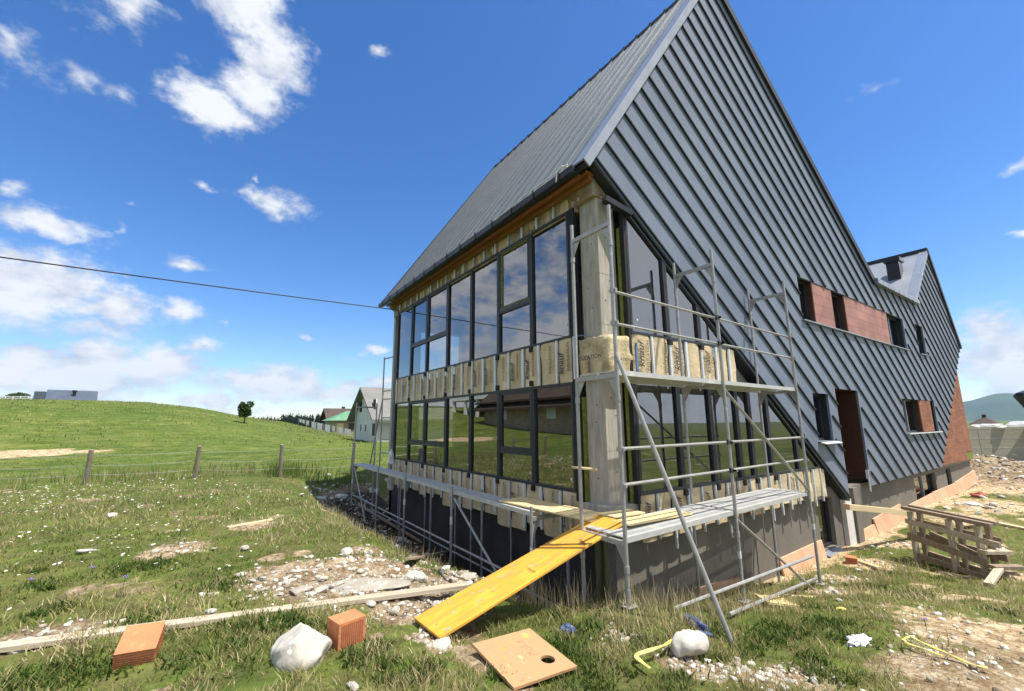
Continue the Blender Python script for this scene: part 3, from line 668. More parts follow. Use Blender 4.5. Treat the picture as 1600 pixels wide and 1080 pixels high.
scaf = thing("scaffold", T(S1, YO, -.7), "two-storey steel tube scaffold with guard rails against the gable glazing", "scaffold")
for s, zo, zi in ((S1, -.86, -1.2), (S2, -1.5, -1.62), (S3, -1.9, -2.0)):
    frame(scaf, lambda z, s=s: T(s, YO, z), lambda z, s=s: T(s, YI, z), (zo, zi), [-.06, 1.93, 3.97])
for za in (.597, 1.0245, 2.606, 3.039):
    for s, e in ((S1, S2), (S2, S3)):
        b = MB(); p, q = T(s+.03, YO+.03, za), T(e-.03, YO+.03, za); b.tube(p, q, .0195, 8)
        for c, sg in ((p, 1), (q, -1)): b.tube(c+Vector((0, 0, -.05)), c+Vector((0, 0, .03)), .012, 6)
        for xx in (s, e): c = T(xx, YO, za); b.tube(c-Vector((0, 0, .035)), c+Vector((0, 0, .035)), .034, 10); b.bar(c+Vector((.0, -.06, 0)), c+Vector((0, .05, 0)), .03, .03)
        b.build("guard_rail", "tube", scaf)
for s, zo in ((S1, -.8), (S2, -1.42), (S3, -1.76)):
    c = T(s, YO, zo); b = MB(); c.z = gz(c.x, c.y)+.05; b.box(c.x-.075, c.x+.075, c.y-.075, c.y+.075, c.z-.01, c.z); b.tube(c, c+Vector((0, 0, .16)), .03, 10); b.build("base_plate", "tube", scaf)
for lv in (.0, 2.0):
    for s, e in ((S1, S2), (S2, S3)):
        for y0, y1 in ((YO+.03, YO+.35), (YO+.37, YO+.69)):
            deck(scaf, T(s+.04, y0, lv), T(e-.04, y0, lv), T(s+.04, y1, lv), T(e-.04, y1, lv))
for p, q in ((T(S2, YO, 1.86), T(S3, YO, .02)), (T(S2, YO, -.12), T(S3, YO, -1.86))):
    b = MB(); b.tube(p, q, .021, 8); b.build("diagonal_brace", "tube", scaf)
pb = gp(1147, 1005); b = MB(); b.tube(T(S1-.05, YO-.04, 2.2), pb+Vector((0, 0, -.06)), .0242, 10); b.build("prop", "tube", scaf)
b = MB(); b.tube(T(S1+1.0, YO-.03, -1.0), T(S2-.05, YO-.03, -1.05), .021, 8)
pz = hit(1157, 912, 1, float(T(S2, YO-.04, 0).y)); pz3 = hit(1270, 869, 1, float(T(S3, YO-.04, 0).y)); pz1 = vec(pz)+(vec(pz)-vec(pz3))*.62
b = MB(); b.tube(vec(pz3), pz1, .0242, 8); b.build("ledger_tube", "tube", scaf)
def on_ground(p, h=.03): return Vector((p.x, p.y, gz(p.x, p.y)+h))
b = MB(); b.tube(gp(1140, 968)+Vector((0, 0, .05)), gp(1277, 912)+Vector((0, 0, .09)), .0242, 8); tag(b.build("steel_tube", "tube", origin=gp(1200, 940)), "loose steel tube lying in the grass at the foot of the scaffold", "tube")
b = MB(); b.tube(T(S1-.03, YI, 2.2), T(S1-.03, YI, 2.24), .04, 8)
# --- low scaffold along the long side
XO, XI = -.92, -.24
yl = [float(hit(830, 792, 0, XO)[1]), float(hit(706, 764, 0, XO)[1]), 5.6, 7.7, float(hit(552, 728, 0, XO)[1])]
low = thing("scaffold", (XO, yl[1], -1.5), "low steel scaffold walkway along the shaded long glass front", "scaffold")
LV = .06
for k, y in enumerate(yl):
    zo, zi = gz(XO, y)-.06, gz(XI, y)-.06
    b = MB(); top = .14 if k < 4 else 2.05
    b.tube((XO, y, zo), (XO, y, top), .0242, 10)
    b.tube((XI, y, zi), (XI, y, .02 if k < 4 else 2.05), .0242, 10); b.bar((XO, y, LV-.09), (XI, y, LV-.09), .045, .055)
    if k == 4: b.bar((XO, y, 1.9), (XI, y, 1.9), .045, .05)
    b.hexa([(XO+.02, y-.004, LV-.1), (XO+.17, y-.004, LV-.1), (XO+.17, y+.004, LV-.1), (XO+.02, y+.004, LV-.1), (XO+.02, y-.004, LV-.35), (XO+.03, y-.004, LV-.35), (XO+.03, y+.004, LV-.35), (XO+.02, y+.004, LV-.35)])
    f = b.build("frame", "tube", low)
    bb = MB(); bb.tube((XO, y, LV-.62), (XO, y, LV-.48), .027, 10); bb.build("sticker", "white", f)
for y0, y1 in zip(yl[:-1], yl[1:]):
    deck(low, Vector((XO+.03, y0+.03, LV)), Vector((XO+.03, y1-.03, LV)), Vector((XO+.35, y0+.03, LV)), Vector((XO+.35, y1-.03, LV)))
rz = float(hit(706, 852, 0, XO)[2])
for y0, y1 in zip(yl[:-1], yl[1:]):
    b = MB(); b.tube((XO+.03, y0+.03, rz), (XO+.03, y1-.03, rz), .02, 8); b.build("ledger_tube", "tube", low)
    b = MB(); b.tube((XI-.02, y0+.03, rz-.5), (XI-.02, y1-.03, rz-.5), .018, 8); b.build("ledger_tube", "tube", low)
for p, q in (((XO+.03, yl[1]-.05, LV-.14), (XO+.1, yl[0]+.8, gz(XO+.1, yl[0]+.8)+.05)), ((XO+.03, yl[4]-.05, LV-.12), (XO+.1, yl[4]-1.3, gz(XO, yl[4]-1.3)))):
    b = MB(); b.tube(p, q, .022, 8); b.build("diagonal_brace", "tube", low)
for yy in (1.7, 2.45, 4.0, 4.75, 6.5, 8.5): 
    b = MB(); b.tube((.0, yy, gz(.0, yy)-.05), (.0, yy, -.45), .018, 8); b.build("steel_prop", "tube", low)
# --- ladder-like frame stack at the far end
tw = thing("scaffold_tower", (-.4, 10.2, -1.0), "narrow ladder-like scaffold frames rising at the far corner of the house", "scaffold")
xa = float(hit(612, 640, 1, 10.0)[0]); xb = float(hit(597, 640, 1, 10.8)[0])
for k, (z0, z1) in enumerate(((-1.1, .9), (.92, 2.3), (2.32, 3.75))):
    b = MB(); b.tube((xa, 10.0, z0), (xa, 10.0, z1), .026, 8); b.tube((xb, 10.8, z0), (xb, 10.8, z1), .026, 8)
    for z in ((.35, .8), (1.55, 2.2), (2.5, 3.68))[k]: b.bar((xa, 10.0, z), (xb, 10.8, z), .04, .04)
    b.build("frame", "tube", tw)
b = MB(); b.tube((xb, 10.8, 2.2), vec(hit(573, 752, 1, 12.0)), .024, 8); b.build("diagonal_brace", "tube", tw)
# --- boards on the scaffold and the ramp
def plank(name, A, B_, w, th, m, label, cat, sidew=None, bev=.004):
    A, B_ = Vector(A), Vector(B_); b = MB(); d = (B_-A).normalized(); sd = Vector((d.y, -d.x, 0)).normalized() if sidew is None else Vector(sidew); u = sd.cross(d).normalized(); L = (B_-A).length
    o = bpy.data.objects.new(name, bpy.data.meshes.new(name))
    b.box(0, L, -w/2, w/2, -th/2, th/2); o = b.build(name, m, bevel=bev)
    mm = Matrix.Identity(4); 
    for i in range(3): mm[i][0], mm[i][1], mm[i][2], mm[i][3] = d[i], -sd[i], u[i] if u.z > 0 else -u[i], A[i]
    if mm.to_3x3().determinant() < 0:
        for i in range(3): mm[i][1] = -mm[i][1]
    o.matrix_world = mm; return tag(o, label, cat)
ra, rb = Vector((-3.11, -.74, -.475)), Vector((-.50, -.585, .112))
ramp = plank("ramp_plank", ra, rb, .5, .027, ["yellow"], "yellow formwork panel laid as a ramp from the grass up to the scaffold", "plank")
def mark(parent, txt, x, y, z, size, rot, m="ink", off=.004):
    cu = bpy.data.curves.new("mark", 'FONT'); cu.body = txt; cu.size = size; cu.offset = off; cu.align_x = 'CENTER'; cu.align_y = 'CENTER'; cu.resolution_u = 3; cu.shear = .15
    t = bpy.data.objects.new("mark", cu); COL.objects.link(t); bpy.context.view_layer.update()
    me = bpy.data.meshes.new_from_object(t.evaluated_get(bpy.context.evaluated_depsgraph_get())); me.materials.clear(); me.materials.append(MT[m]); bpy.data.objects.remove(t)
    o = bpy.data.objects.new("mark", me); COL.objects.link(o); o.parent = parent; o.location = (x, y, z); o.rotation_euler = (0, 0, rot); return o
mark(ramp, "doka", 2.25, -.03, .0142, .10, R(75), off=.002); mark(ramp, "doka", 1.97, -.13, .0142, .08, R(60), off=.0015); mark(ramp, "doka", 1.2, -.1, .0142, .07, R(85), off=.0005)
b = MB(); b.box(0, .018, -.252, .252, -.0145, .0147); b.box(-.02, 0, -.2, .2, -.012, .012); e = b.build("end_strip", "raw", ramp); e.location = (0, 0, 0)
def splashes(parent, x0, x1, y0, y1, z, n, m, name, smin=.006, smax=.03, seed=1):
    rg = random.Random(seed); b = MB()
    for i in range(n):
        cx_, cy_ = rg.uniform(x0, x1), rg.uniform(y0, y1); s = smin*(smax/smin)**(rg.random()**2); k = rg.randint(6, 9); e = rg.uniform(.5, 1.8); zz = z+i*.00002
        b.quad(*[(cx_+s*e*math.cos(6.283*t/k)*rg.uniform(.6, 1.2), cy_+s*math.sin(6.283*t/k)*rg.uniform(.6, 1.2), zz) for t in range(k)])
    o = b.build(name, m, recalc=False); o.parent = parent; return tag(o, kind="stuff")
splashes(ramp, .02, 2.5, -.24, .24, .0141, 70, "mortar", "cement_splash", .003, .022, 3); splashes(ramp, .05, 1.5, -.2, .2, .0150, 16, "woodscuff", "boot_scuff", .02, .06, 5)
# pale formwork boards over the corner of the walkway
plank("formwork_board", (-.62, 1.55, .085), (-.50, -.45, .093), .5, .024, "rawy", "pale yellow formwork board on the walkway corner behind the ramp", "board")
plank("formwork_board", (-.56, -.80, .105), (.75, -.80, .085), .28, .024, "rawy", "short pale board on the scaffold deck right of the ramp top", "board")
plank("formwork_board", (-.45, -.45, .125), (.20, -.42, .10), .30, .022, "rawy", "short pale board bridging the walkway corner against the column", "board")
# --- long board, bricks, plywood, boulders
def ground_board(u0, v0, u1, v1, w, th, m, label, name="plank"):
    A, B_ = gp(u0, v0), gp(u1, v1); A.z += th*.8; B_.z += th*.8
    A.z += .0; lift = max(gz(A.x+(B_.x-A.x)*f, A.y+(B_.y-A.y)*f)+.03-(A.z+(B_.z-A.z)*f) for f in np.linspace(0, 1, 30)); A.z += max(lift, 0); B_.z += max(lift, 0)
    return plank(name, A, B_, w, th, m, label, "plank")
bl = plank("plank", gp(-40, 1028)+Vector((0, 0, .05)), vec(hit(732, 914, 2, -.50)), .12, .045, "grey_wood", "long weathered plank lying across the grass towards the pit", "plank")
def clay(name, u, v, sx, sy, sz, rz, label, rx=0., ribbed=False):
    p = gp(u, v); t = thing(name, p+Vector((0, 0, -.03)), label, "brick", )
    t.rotation_euler = (rx, 0, rz)
    b = MB(); b.box(-sx/2, sx/2, -sy/2, sy/2, 0, sz); body = b.build("body", "clay"); body.parent = t
    b = MB()
    ny, nz = 11, 13
    for i in range(ny):
        for j in range(nz):
            y0, z0 = -sy/2+.02+(sy-.04)*i/ny, .015+(sz-.03)*j/nz
            b.box(-sx/2-.004, -sx/2+.001, y0+.003, y0+(sy-.04)/ny-.003, z0+.003, z0+(sz-.03)/nz-.003)
    if ribbed:
        b = MB()
        for j in range(11): b.box(-sx/2-.005, -sx/2+.001, -sy/2+.002, sy/2-.002, .012+j*sz/11, .012+(j+.5)*sz/11)
    c = b.build("ribs" if ribbed else "cells", "clay" if ribbed else "claydark"); c.parent = t
    b = MB()
    for i in range(8): b.box(-sx/2+.015+i*sx/8, -sx/2+.02+i*sx/8, -sy/2-.003, sy/2+.003, .01, sz-.01)
    c = b.build("grooves", "clay"); c.parent = t
    return t
clay("clay_block", 216, 1026, .30, .25, .20, R(95), "orange hollow clay block standing on the long weathered plank", R(8), True)
bpy.data.objects["clay_block"].rotation_euler = (R(3), R(-17), R(84))
clay("clay_block", 540, 1003, .21, .24, .23, R(103), "orange hollow clay block in the grass beside the large white boulder")
clay("clay_block", 1331, 880, .22, .2, .16, R(20), "broken red clay block at the house wall by the low window")
pc = (gp(742, 1031), gp(815, 1000), gp(886, 1049), gp(828, 1088))
c0 = sum((Vector(p) for p in pc), Vector())/4; dx = (pc[2]-pc[1]); dx.z = 0; a = math.atan2(dx.y, dx.x)
plx, ply_ = (pc[2]-pc[1]).length, (pc[1]-pc[0]).length
b = MB(); hole = [(plx*.36+.075*math.cos(t*math.pi/12), ply_*.26*-1+.15+.075*math.sin(t*math.pi/12)-.15*1.0) for t in range(24)]
_m = Matrix.Rotation(-a, 3, 'Z'); hc = _m @ (gp(856, 1046)-c0); tc0 = _m @ (gp(823, 1031)-c0); hole = [(hc.x+.058*math.cos(t*math.pi/12), hc.y+.058*math.sin(t*math.pi/12)) for t in range(24)]
b.prism([(-plx/2, -ply_/2), (plx/2, -ply_/2), (plx/2, ply_/2), (-plx/2, ply_/2)], lambda x, y: (x, y, .022), lambda x, y: (x, y, 0), [hole])
pl = b.build("plywood_sheet", "ply", bevel=.002); pl.location = c0+Vector((0, 0, .055)); pl.rotation_euler = (R(-2), R(3), a)
tag(pl, "tan plywood square with a round hole lying on the front grass", "plywood")
mark(pl, "doka", tc0.x, tc0.y, .0226, .13, R(180)+.05, m="stain", off=-.0045)
splashes(pl, -plx/2+.02, plx/2-.02, -ply_/2+.02, ply_/2-.02, .0223, 36, 'mortar', 'cement_splash', .002, .012, 8); splashes(pl, -plx/2+.05, 0, -ply_/2+.05, ply_/2-.05, .0224, 10, 'woodscuff', 'boot_scuff', .012, .04, 9)
def rock(name, loc, size, seed, m, rz=0., sub=4, flat=.45, cuts=7):
    bm = bmesh.new(); bmesh.ops.create_icosphere(bm, subdivisions=sub, radius=1.)
    rr = random.Random(seed); planes = []
    for _ in range(cuts):
        n = Vector((rr.gauss(0, 1), rr.gauss(0, 1), rr.gauss(0, 1))).normalized(); planes.append((n, rr.uniform(.52, .85)))
    from mathutils import noise as NS
    for v in bm.verts:
        c = v.co.copy()
        for n, d in planes:
            k = c.dot(n)
            if k > d: c -= n*(k-d)*.92
        c *= 1+.10*NS.noise(c*2.1+Vector((seed, 0, 0)))+.05*NS.noise(c*6+Vector((0, seed, 0)))
        c += c.normalized()*.025*NS.noise(c*16)
        v.co = Vector((c.x*size[0], c.y*size[1], c.z*size[2]))
    me = bpy.data.meshes.new(name); bm.to_mesh(me); bm.free(); me.materials.append(MT[m]); me.polygons.foreach_set("use_smooth", [sub > 3]*len(me.polygons))
    o = bpy.data.objects.new(name, me); COL.objects.link(o); o.location = loc; o.rotation_euler = (0, 0, rz); return o
bp_ = gp(468, 1035); tag(rock("boulder", bp_+Vector((0, .05, .07)), (.275, .20, .22), 5, "lime", R(20)), "large white limestone boulder in the front grass", "boulder")
bo = bpy.data.objects["boulder"]; bo.rotation_euler = (R(0), R(-24), R(-38))
bp_ = gp(1086, 1026); tag(rock("boulder", bp_+Vector((0, .05, .08)), (.20, .15, .145), 8, "lime", R(10)), "rounded limestone boulder beside the scaffold prop foot", "boulder")
# --- trestle, beam, boards at the right
tr0, tr1 = gp(1432, 876), gp(1548, 905)
ty = (tr1-tr0); ty.z = 0; tl = ty.length; ang = math.atan2(ty.y, ty.x)
tres = thing("trestle", tr0, "rough timber trestle of nailed planks standing in the grass", "trestle"); 
def tp(a, d, z):
    c, s = math.cos(ang), math.sin(ang); return Vector((tr0.x+a*c-d*s, tr0.y+a*s+d*c, tr0.z+z))
for a in (.03, .80, 1.62*tl/1.7):
    for d in (0, .2):
        b = MB(); b.bar(tp(a+d*.15, d, -.1), tp(a+d*.1, d, 1.03 if d else 1.0), .09, .07, (math.cos(ang), math.sin(ang), 0)); b.build("post", "grey_wood" if d == 0 else "old_wood", tres)
for (a0, a1, d, z0, z1, w, h, m) in ((-.12, tl+.18, .0, 1.06, 1.05, .10, .07, "old_wood"), (-.12, tl+.12, .2, 1.08, 1.06, .09, .07, "old_wood"), (-.05, tl+.3, -.05, .80, .74, .045, .10, "grey_wood"), (-.1, tl+.1, .25, .78, .76, .045, .10, "old_wood"),
    (-.05, tl+.05, -.05, .50, .36, .045, .12, "old_wood"), (-.2, tl+.15, .25, .5, .46, .045, .12, "old_wood"), (.0, tl+.2, .24, .16, .10, .06, .1, "old_wood"), (.0, tl+.2, .0, .12, .06, .06, .1, "old_wood"), (.3, 1.3, .1, .62, .40, .04, .1, "old_wood")):
    b = MB(); b.bar(tp(a0, d, z0), tp(a1, d, z1), w, h); b.build("rail", m, tres, bevel=.004)
for a, z, m in ((tl+.02, .56, "grey_wood"), (tl+.15, .34, "old_wood"), (tl-.0, .2, "old_wood")):
    b = MB(); b.bar(tp(a, -.12, z), tp(a+.06, .40, z), .15, .06); b.build("cross_block", m, tres, bevel=.004)
A_, B_ = tp(tl-.05, -.15, .30), gp(1542, 920)
plank("timber_offcut", gp(1545, 918)+Vector((0, 0, .04)), tp(tl+.12, .1, .32), .11, .06, "grey_wood", "pale timber offcut leaning on the near end of the trestle", "offcut")
s0 = vec(hit(1322, 792, 1, -.42)); e0 = gp(1532, 821)+Vector((0, 0, .15))
plank("gangway_beam", s0, e0, .16, .13, "raw", "long pale beam laid from the entrance out over the grass", "beam")
ground_board(1545, 817, 1625, 833, .16, .05, "raw", "pale board lying in the grass behind the trestle")
ground_board(1198, 935, 1225, 950, .35, .03, "rawy", "small square board on the ground under the scaffold tube", "formwork_board")
ground_board(1340, 878, 1375, 890, .12, .03, "raw", "short splintered board in the dirt beside the red clay block")
ground_board(355, 828, 425, 815, .10, .03, "raw", "pale plank half hidden in the grass left of the pit")
ground_board(640, 885, 700, 868, .14, .03, "old_wood", "dark plank lying at the bottom of the shaded pit")
ground_board(560, 790, 660, 850, .10, .03, "old_wood", "long dark plank on the shaded pit slope under the walkway")
tim = vec((.04, -.22, gz(.04, -.2))); b = MB(); b.bar((-.18, -.12, -1.4), (-.18, -.12, -.22), .11, .08, (1, 0, 0)); b.bar((-.26, -.10, -1.3), (-.26, -.10, -.22), .04, .1, (1, 0, 0)); tag(b.build("timber_post", "mossy", origin=(-.2, -.1, -1.3)), "mossy timber post standing under the walkway corner", "post")
# --- straps, bags, litter
def ribbon(name, pts, w, m, label, cat, twist=0.):
    b = MB(); P = [Vector(p) for p in pts]; L, Rr = [], []
    Q = []
    for i in range(len(P)-1):
        for k in range(5):
            t = k/5; p0, p1, p2, p3 = P[max(i-1, 0)], P[i], P[i+1], P[min(i+2, len(P)-1)]
            Q.append(.5*((2*p1)+(p2-p0)*t+(2*p0-5*p1+4*p2-p3)*t*t+(3*p1-p0-3*p2+p3)*t**3))
    Q.append(P[-1])
    for i, q in enumerate(Q):
        d = (Q[min(i+1, len(Q)-1)]-Q[max(i-1, 0)]).normalized(); s = Vector((d.y, -d.x, .25*math.sin(i*twist))).normalized(); L.append(q+s*w/2); Rr.append(q-s*w/2)
    for i in range(len(Q)-1):
        z = Vector((0, 0, .006)); b.hexa([L[i], L[i+1], Rr[i+1], Rr[i], L[i]+z, L[i+1]+z, Rr[i+1]+z, Rr[i]+z])
    return tag(b.build(name, m, origin=Q[0]), label, cat)
gpp = lambda u, v, h=.05: gp(u, v)+Vector((0, 0, h))
ribbon("strap", [gpp(1054, 1014, .07), gpp(1048, 1020, .08), gpp(1035, 1031, .1), gpp(1012, 1037, .09), gpp(995, 1040, .07), gpp(1003, 1048, .06), gpp(1016, 1056, .05)], .034, "strap", "crumpled yellow strap on the grass beside the rounded boulder", "strap", .5)
ribbon("strap", [gpp(1412, 1012, .06), gpp(1425, 1010, .08), gpp(1440, 1018, .08), gpp(1470, 1028, .06), gpp(1500, 1040, .05), gpp(1522, 1050, .05), gpp(1545, 1055, .05)], .024, "strap", "yellow strap stretched over the pale dirt at the right", "strap", .8)
b2 = ribbon("strap", [gpp(1415, 1012, .06), gpp(1422, 1020, .07), gpp(1450, 1028, .06), gpp(1475, 1036, .05)], .018, "strap", "short loop of yellow strap beside the long yellow strap", "strap", .9)
def crumple(name, u, v, s, m, label, cat, seed, h=.0, loc=None, sz=None):
    p = loc or gp(u, v); bm = bmesh.new(); bmesh.ops.create_icosphere(bm, subdivisions=3, radius=1)
    from mathutils import noise as NS
    for w in bm.verts:
        c = w.co; k = 1+.55*NS.noise(c*1.9+Vector((seed, 1, 2)))+.35*abs(NS.noise(c*5+Vector((seed, 3, 2)))); w.co = Vector((c.x*s[0]*k, c.y*s[1]*k, max(c.z, -.4)*s[2]*k))
    me = bpy.data.meshes.new(name); bm.to_mesh(me); bm.free(); me.materials.append(MT[m]); o = bpy.data.objects.new(name, me); COL.objects.link(o); o.location = p+Vector((0, 0, s[2]*.3+h)); o.rotation_euler = (0, 0, seed)
    return tag(o, label, cat)
crumple("plastic_bag", 1090, 983, (.20, .07, .06), "blue", "crumpled dark blue plastic in the grass behind the rounded boulder", "litter", 1)
crumple("plastic_bag", 886, 990, (.07, .06, .06), "blue", "small blue and white plastic scrap in the grass behind the plywood", "litter", 2)
crumple("plastic_sheet", 1342, 1004, (.15, .07, .04), "white", "crumpled clear white plastic in the grass at the right", "litter", 3)
crumple("paint_bag", 1530, 777, (.22, .16, .13), "red", "crumpled red sack by the far rubble heap", "sack", 4)
crumple("plastic_bag", 1519, 790, (.20, .13, .08), "white", "white plastic bag lying by the red sack at the far wall foot", "litter", 5)
crumple("plastic_bag", 0, 0, (.07, .07, .24), "white", "white plastic bag hanging at the far end of the walkway", "bag", 6, loc=vec(hit(611, 722, 0, -.45)))
crumple("plastic_bag", 0, 0, (.09, .09, .28), "limegrey", "grey sack hanging below the far end of the walkway", "bag", 7, loc=vec(hit(611, 748, 0, -.45))-Vector((0, 0, .25)))
crumple("paper_scrap", 1316, 953, (.05, .04, .02), "strap", "small yellow scrap lying in the dry grass at the right", "litter", 8)
o = rock("mortar_patch", gp(565, 917)+Vector((0, 0, -.005)), (.60, .27, .045), 41, "mortar", R(-28)); tag(o, "flat pale patch of dried mortar on the bank above the long plank", "mortar")
o = rock("mortar_patch", gp(470, 925)+Vector((0, 0, .01)), (.16, .11, .04), 43, "mortar", R(10)); tag(o, "small flat lump of dried mortar at the left end of the bank", "mortar")
o = rock("mortar_patch", gp(715, 900)+Vector((0, 0, .0)), (.30, .2, .05), 44, "mortar", R(-20)); tag(o, "grey mortar spill where the plank meets the pit", "mortar")
# ------------------------------------------------------------------ loose stones
protos = []
for k in range(6):
    o = rock("stone", (0, 0, 0), (1, .8, .62), 20+k, "lime" if k % 2 else "limegrey", sub=3, cuts=6); o.data.name = "stone_mesh"; protos.append(o.data); bpy.data.objects.remove(o)
def stone(p, s, label, group, sq=1.):
    o = bpy.data.objects.new("stone", random.choice(protos)); COL.objects.link(o)
    o.location = (p.x, p.y, p.z+s*.22); o.scale = (s*random.uniform(.8, 1.25), s*random.uniform(.8, 1.2), s*random.uniform(.6, 1.)*sq); o.rotation_euler = (random.uniform(-.3, .3), random.uniform(-.3, .3), random.uniform(0, 6.3))
    return tag(o, label, "stone", group)
# single stones that stand out
for u, v, s, lb in ((137, 864, .11, "flat white stone in the meadow left, near the purple flowers"), (174, 808, .12, "white stone in the meadow below the leftmost fence post"),
    (330, 962, .085, "white stone just above the long weathered plank"), (541, 865, 0.10, "white stone on the sunny bank edge beside the pit"), (382, 858, .07, "small white stone on the green grass left of the rubble"),
    (533, 778, .20, "pointed pale stone standing in the shaded pit slope"), (607, 935, .08, "dark grey stone lying on the pale cement patch"), (655, 905, .14, "white stone at the end of the long weathered plank"),
    (551, 1075, .05, "small yellowish stone at the bottom edge of the grass"), (690, 1010, .10, "grey lump of mortar at the foot of the yellow ramp"),
    (500, 780, .16, "flat pale stone on the rim of the shaded pit"), (640, 905, .11, "purplish grey stone on the bank above the long plank"), (1565, 862, .16, "pale stone in the grass beyond the trestle"), (700, 867, .26, "flat grey slab stone lying in the pit bottom")):
    stone(gp(u, v), s, lb, None)
def patch(n, uv, spread, smin, smax, label, group):
    for _ in range(n):
        u, v = random.choice(uv); p = gp(u+random.gauss(0, spread[0]), v+random.gauss(0, spread[1]))
        stone(p, smin*(smax/smin)**(random.random()**1.8), label, group)
patch(150, [(430, 895), (470, 905), (510, 885), (560, 880), (590, 870), (560, 915), (620, 920), (650, 915), (445, 935), (490, 925)], (28, 10), .014, .075, "small white limestone piece strewn over the sunny bank left of the pit", "stones on the sunny bank")
patch(55, [(520, 775), (560, 790), (600, 790), (640, 830), (570, 760), (680, 850), (500, 760)], (26, 12), .04, .14, "pale stone lying in the shade of the pit beside the house", "stones in the shaded pit")
patch(26, [(640, 945), (690, 940), (600, 960), (700, 925), (620, 945)], (28, 9), .015, .07, "small pale stone between the long plank and the ramp foot", "stones near the ramp foot")
patch(30, [(1190, 1060), (1230, 1065), (1120, 1045), (1260, 1050)], (30, 12), .012, .06, "small white stone in the thin grass at the bottom right", "stones at the bottom right")
patch(26, [(1300, 905), (1330, 895), (1365, 870), (1290, 925), (1385, 850)], (20, 7), .02, .09, "pale stone in the dirt along the house foot", "stones along the house foot")
patch(26, [(1530, 730), (1550, 740), (1570, 745), (1540, 760), (1590, 745), (1560, 775)], (14, 9), .05, .17, "pale stone on the rubble heap by the far house corner", "stones of the rubble heap")
patch(16, [(1530, 790), (1550, 795), (1500, 800)], (22, 7), .05, .16, "brownish stone in front of the rubble heap", "stones before the rubble heap")
patch(22, [(60, 1000), (110, 985), (20, 1010), (150, 985)], (18, 5), .02, .09, "pale stone lying along the left end of the weathered plank", "stones along the plank")
patch(18, [(260, 858), (285, 850), (300, 862)], (22, 5), .02, .06, "white stone on the bare patch in the left meadow", "stones in the meadow patch")
# ------------------------------------------------------------------ fence, cable, pole
fen = thing("wire_fence", gp(307, 748), "wire fence on old timber posts across the meadow", "fence")
fp = []
for u, v, ut, vt in ((-60, 764, -45, 708), (133, 757, 143, 703), (304, 748, 312, 697), (437, 746, 441, 695), (549, 742, 554, 692)):
    p = gp(u, v); dep = (np.array(p)-CAM)@AF; d = ray(ut, vt); q = vec(CAM+d*dep); fp.append((p, q))
    b = MB(); b.tube(p-Vector((0, 0, .2)), q, .075, 9, .06); o = b.build("post", "post_wood", fen)
for f in (.28, .55, .85):
    b = MB()
    for (p0, q0), (p1, q1) in zip(fp[:-1], fp[1:]):
        a, c = p0.lerp(q0, f), p1.lerp(q1, f); n = 6
        for i in range(n):
            sag = lambda t: a.lerp(c, t)-Vector((0, 0, .05*4*t*(1-t)))
            b.tube(sag(i/n), sag((i+1)/n), .006, 5)
    b.build("wire", "wire", fen)
A = np.array([-.05, 9.05, 5.12]); q_ = hit(0, 394, 1, 9.05); D = (q_-A)/np.linalg.norm(q_-A)
Bp = A+D*24
b = MB(); pts = [vec(A+(Bp-A)*t)-Vector((0, 0, .12*4*t*(1-t))) for t in np.linspace(0, 1, 25)]; b.path(pts, .016, 6); b.path([vec(A), Vector((.02, 9.1, 4.95)), Vector((.03, 9.3, 4.8))], .016, 6)
b.path([vec(A)+Vector((-.2, -.05, .0)), Vector((-.38, 9.2, 5.2)), Vector((-.40, 9.4, 5.36))], .008, 5)
tag(b.build("power_cable", "cable", origin=vec(A)), "black overhead cable running from the house eave out to the left", "cable")
pz0 = gz(Bp[0], Bp[1]); b = MB(); b.tube((Bp[0], Bp[1], pz0-.5), (Bp[0], Bp[1], Bp[2]+.3), .14, 10, .1); b.bar((Bp[0]-.5, Bp[1], Bp[2]+.05), (Bp[0]+.5, Bp[1], Bp[2]+.05), .1, .1)
tag(b.build("utility_pole", "post_wood", origin=(Bp[0], Bp[1], pz0)), "wooden utility pole carrying the black cable in the meadow", "pole")
# ------------------------------------------------------------------ ground sheet
BL = [(680,908,.5,1),(722,903,.45,1),(640,888,.45,1),(565,862,.4,.8),(610,900,.4,1),(430,905,.55,1),(500,900,.7,1),(570,882,.6,1),(600,920,.6,1),(545,922,.5,1),(650,925,.5,1),(690,945,.4,.9),(625,950,.4,.8),(280,858,.5,.8),(395,822,.4,.8),(90,990,.3,.9),(30,1005,.35,.9),(150,985,.25,.8),(460,935,.4,.8),
 (1570,1000,1.0,1),(1590,1065,1.0,1),(1460,1010,.5,.7),(1500,1045,.7,.9),(1480,965,.6,.55),(1320,905,.4,1),(1360,880,.5,1),(1250,1060,.3,.8),(1190,1062,.3,.8),(1110,1050,.22,.8),(1060,1035,.2,.6),(1400,850,.5,.9),(1500,810,1.0,1),(1540,790,1.6,1),(1560,750,2.6,1),(1595,760,2.5,1),(1290,925,.35,.9),(965,995,.2,.7),(680,1012,.12,.9),(1580,900,.8,.5),(100,790,1.2,.25),(660,1000,.15,.6),(20,770,1.5,.35)]
BLP = [(gp(u, v), r, w) for u, v, r, w in BL]
sandp = gp(35, 709)
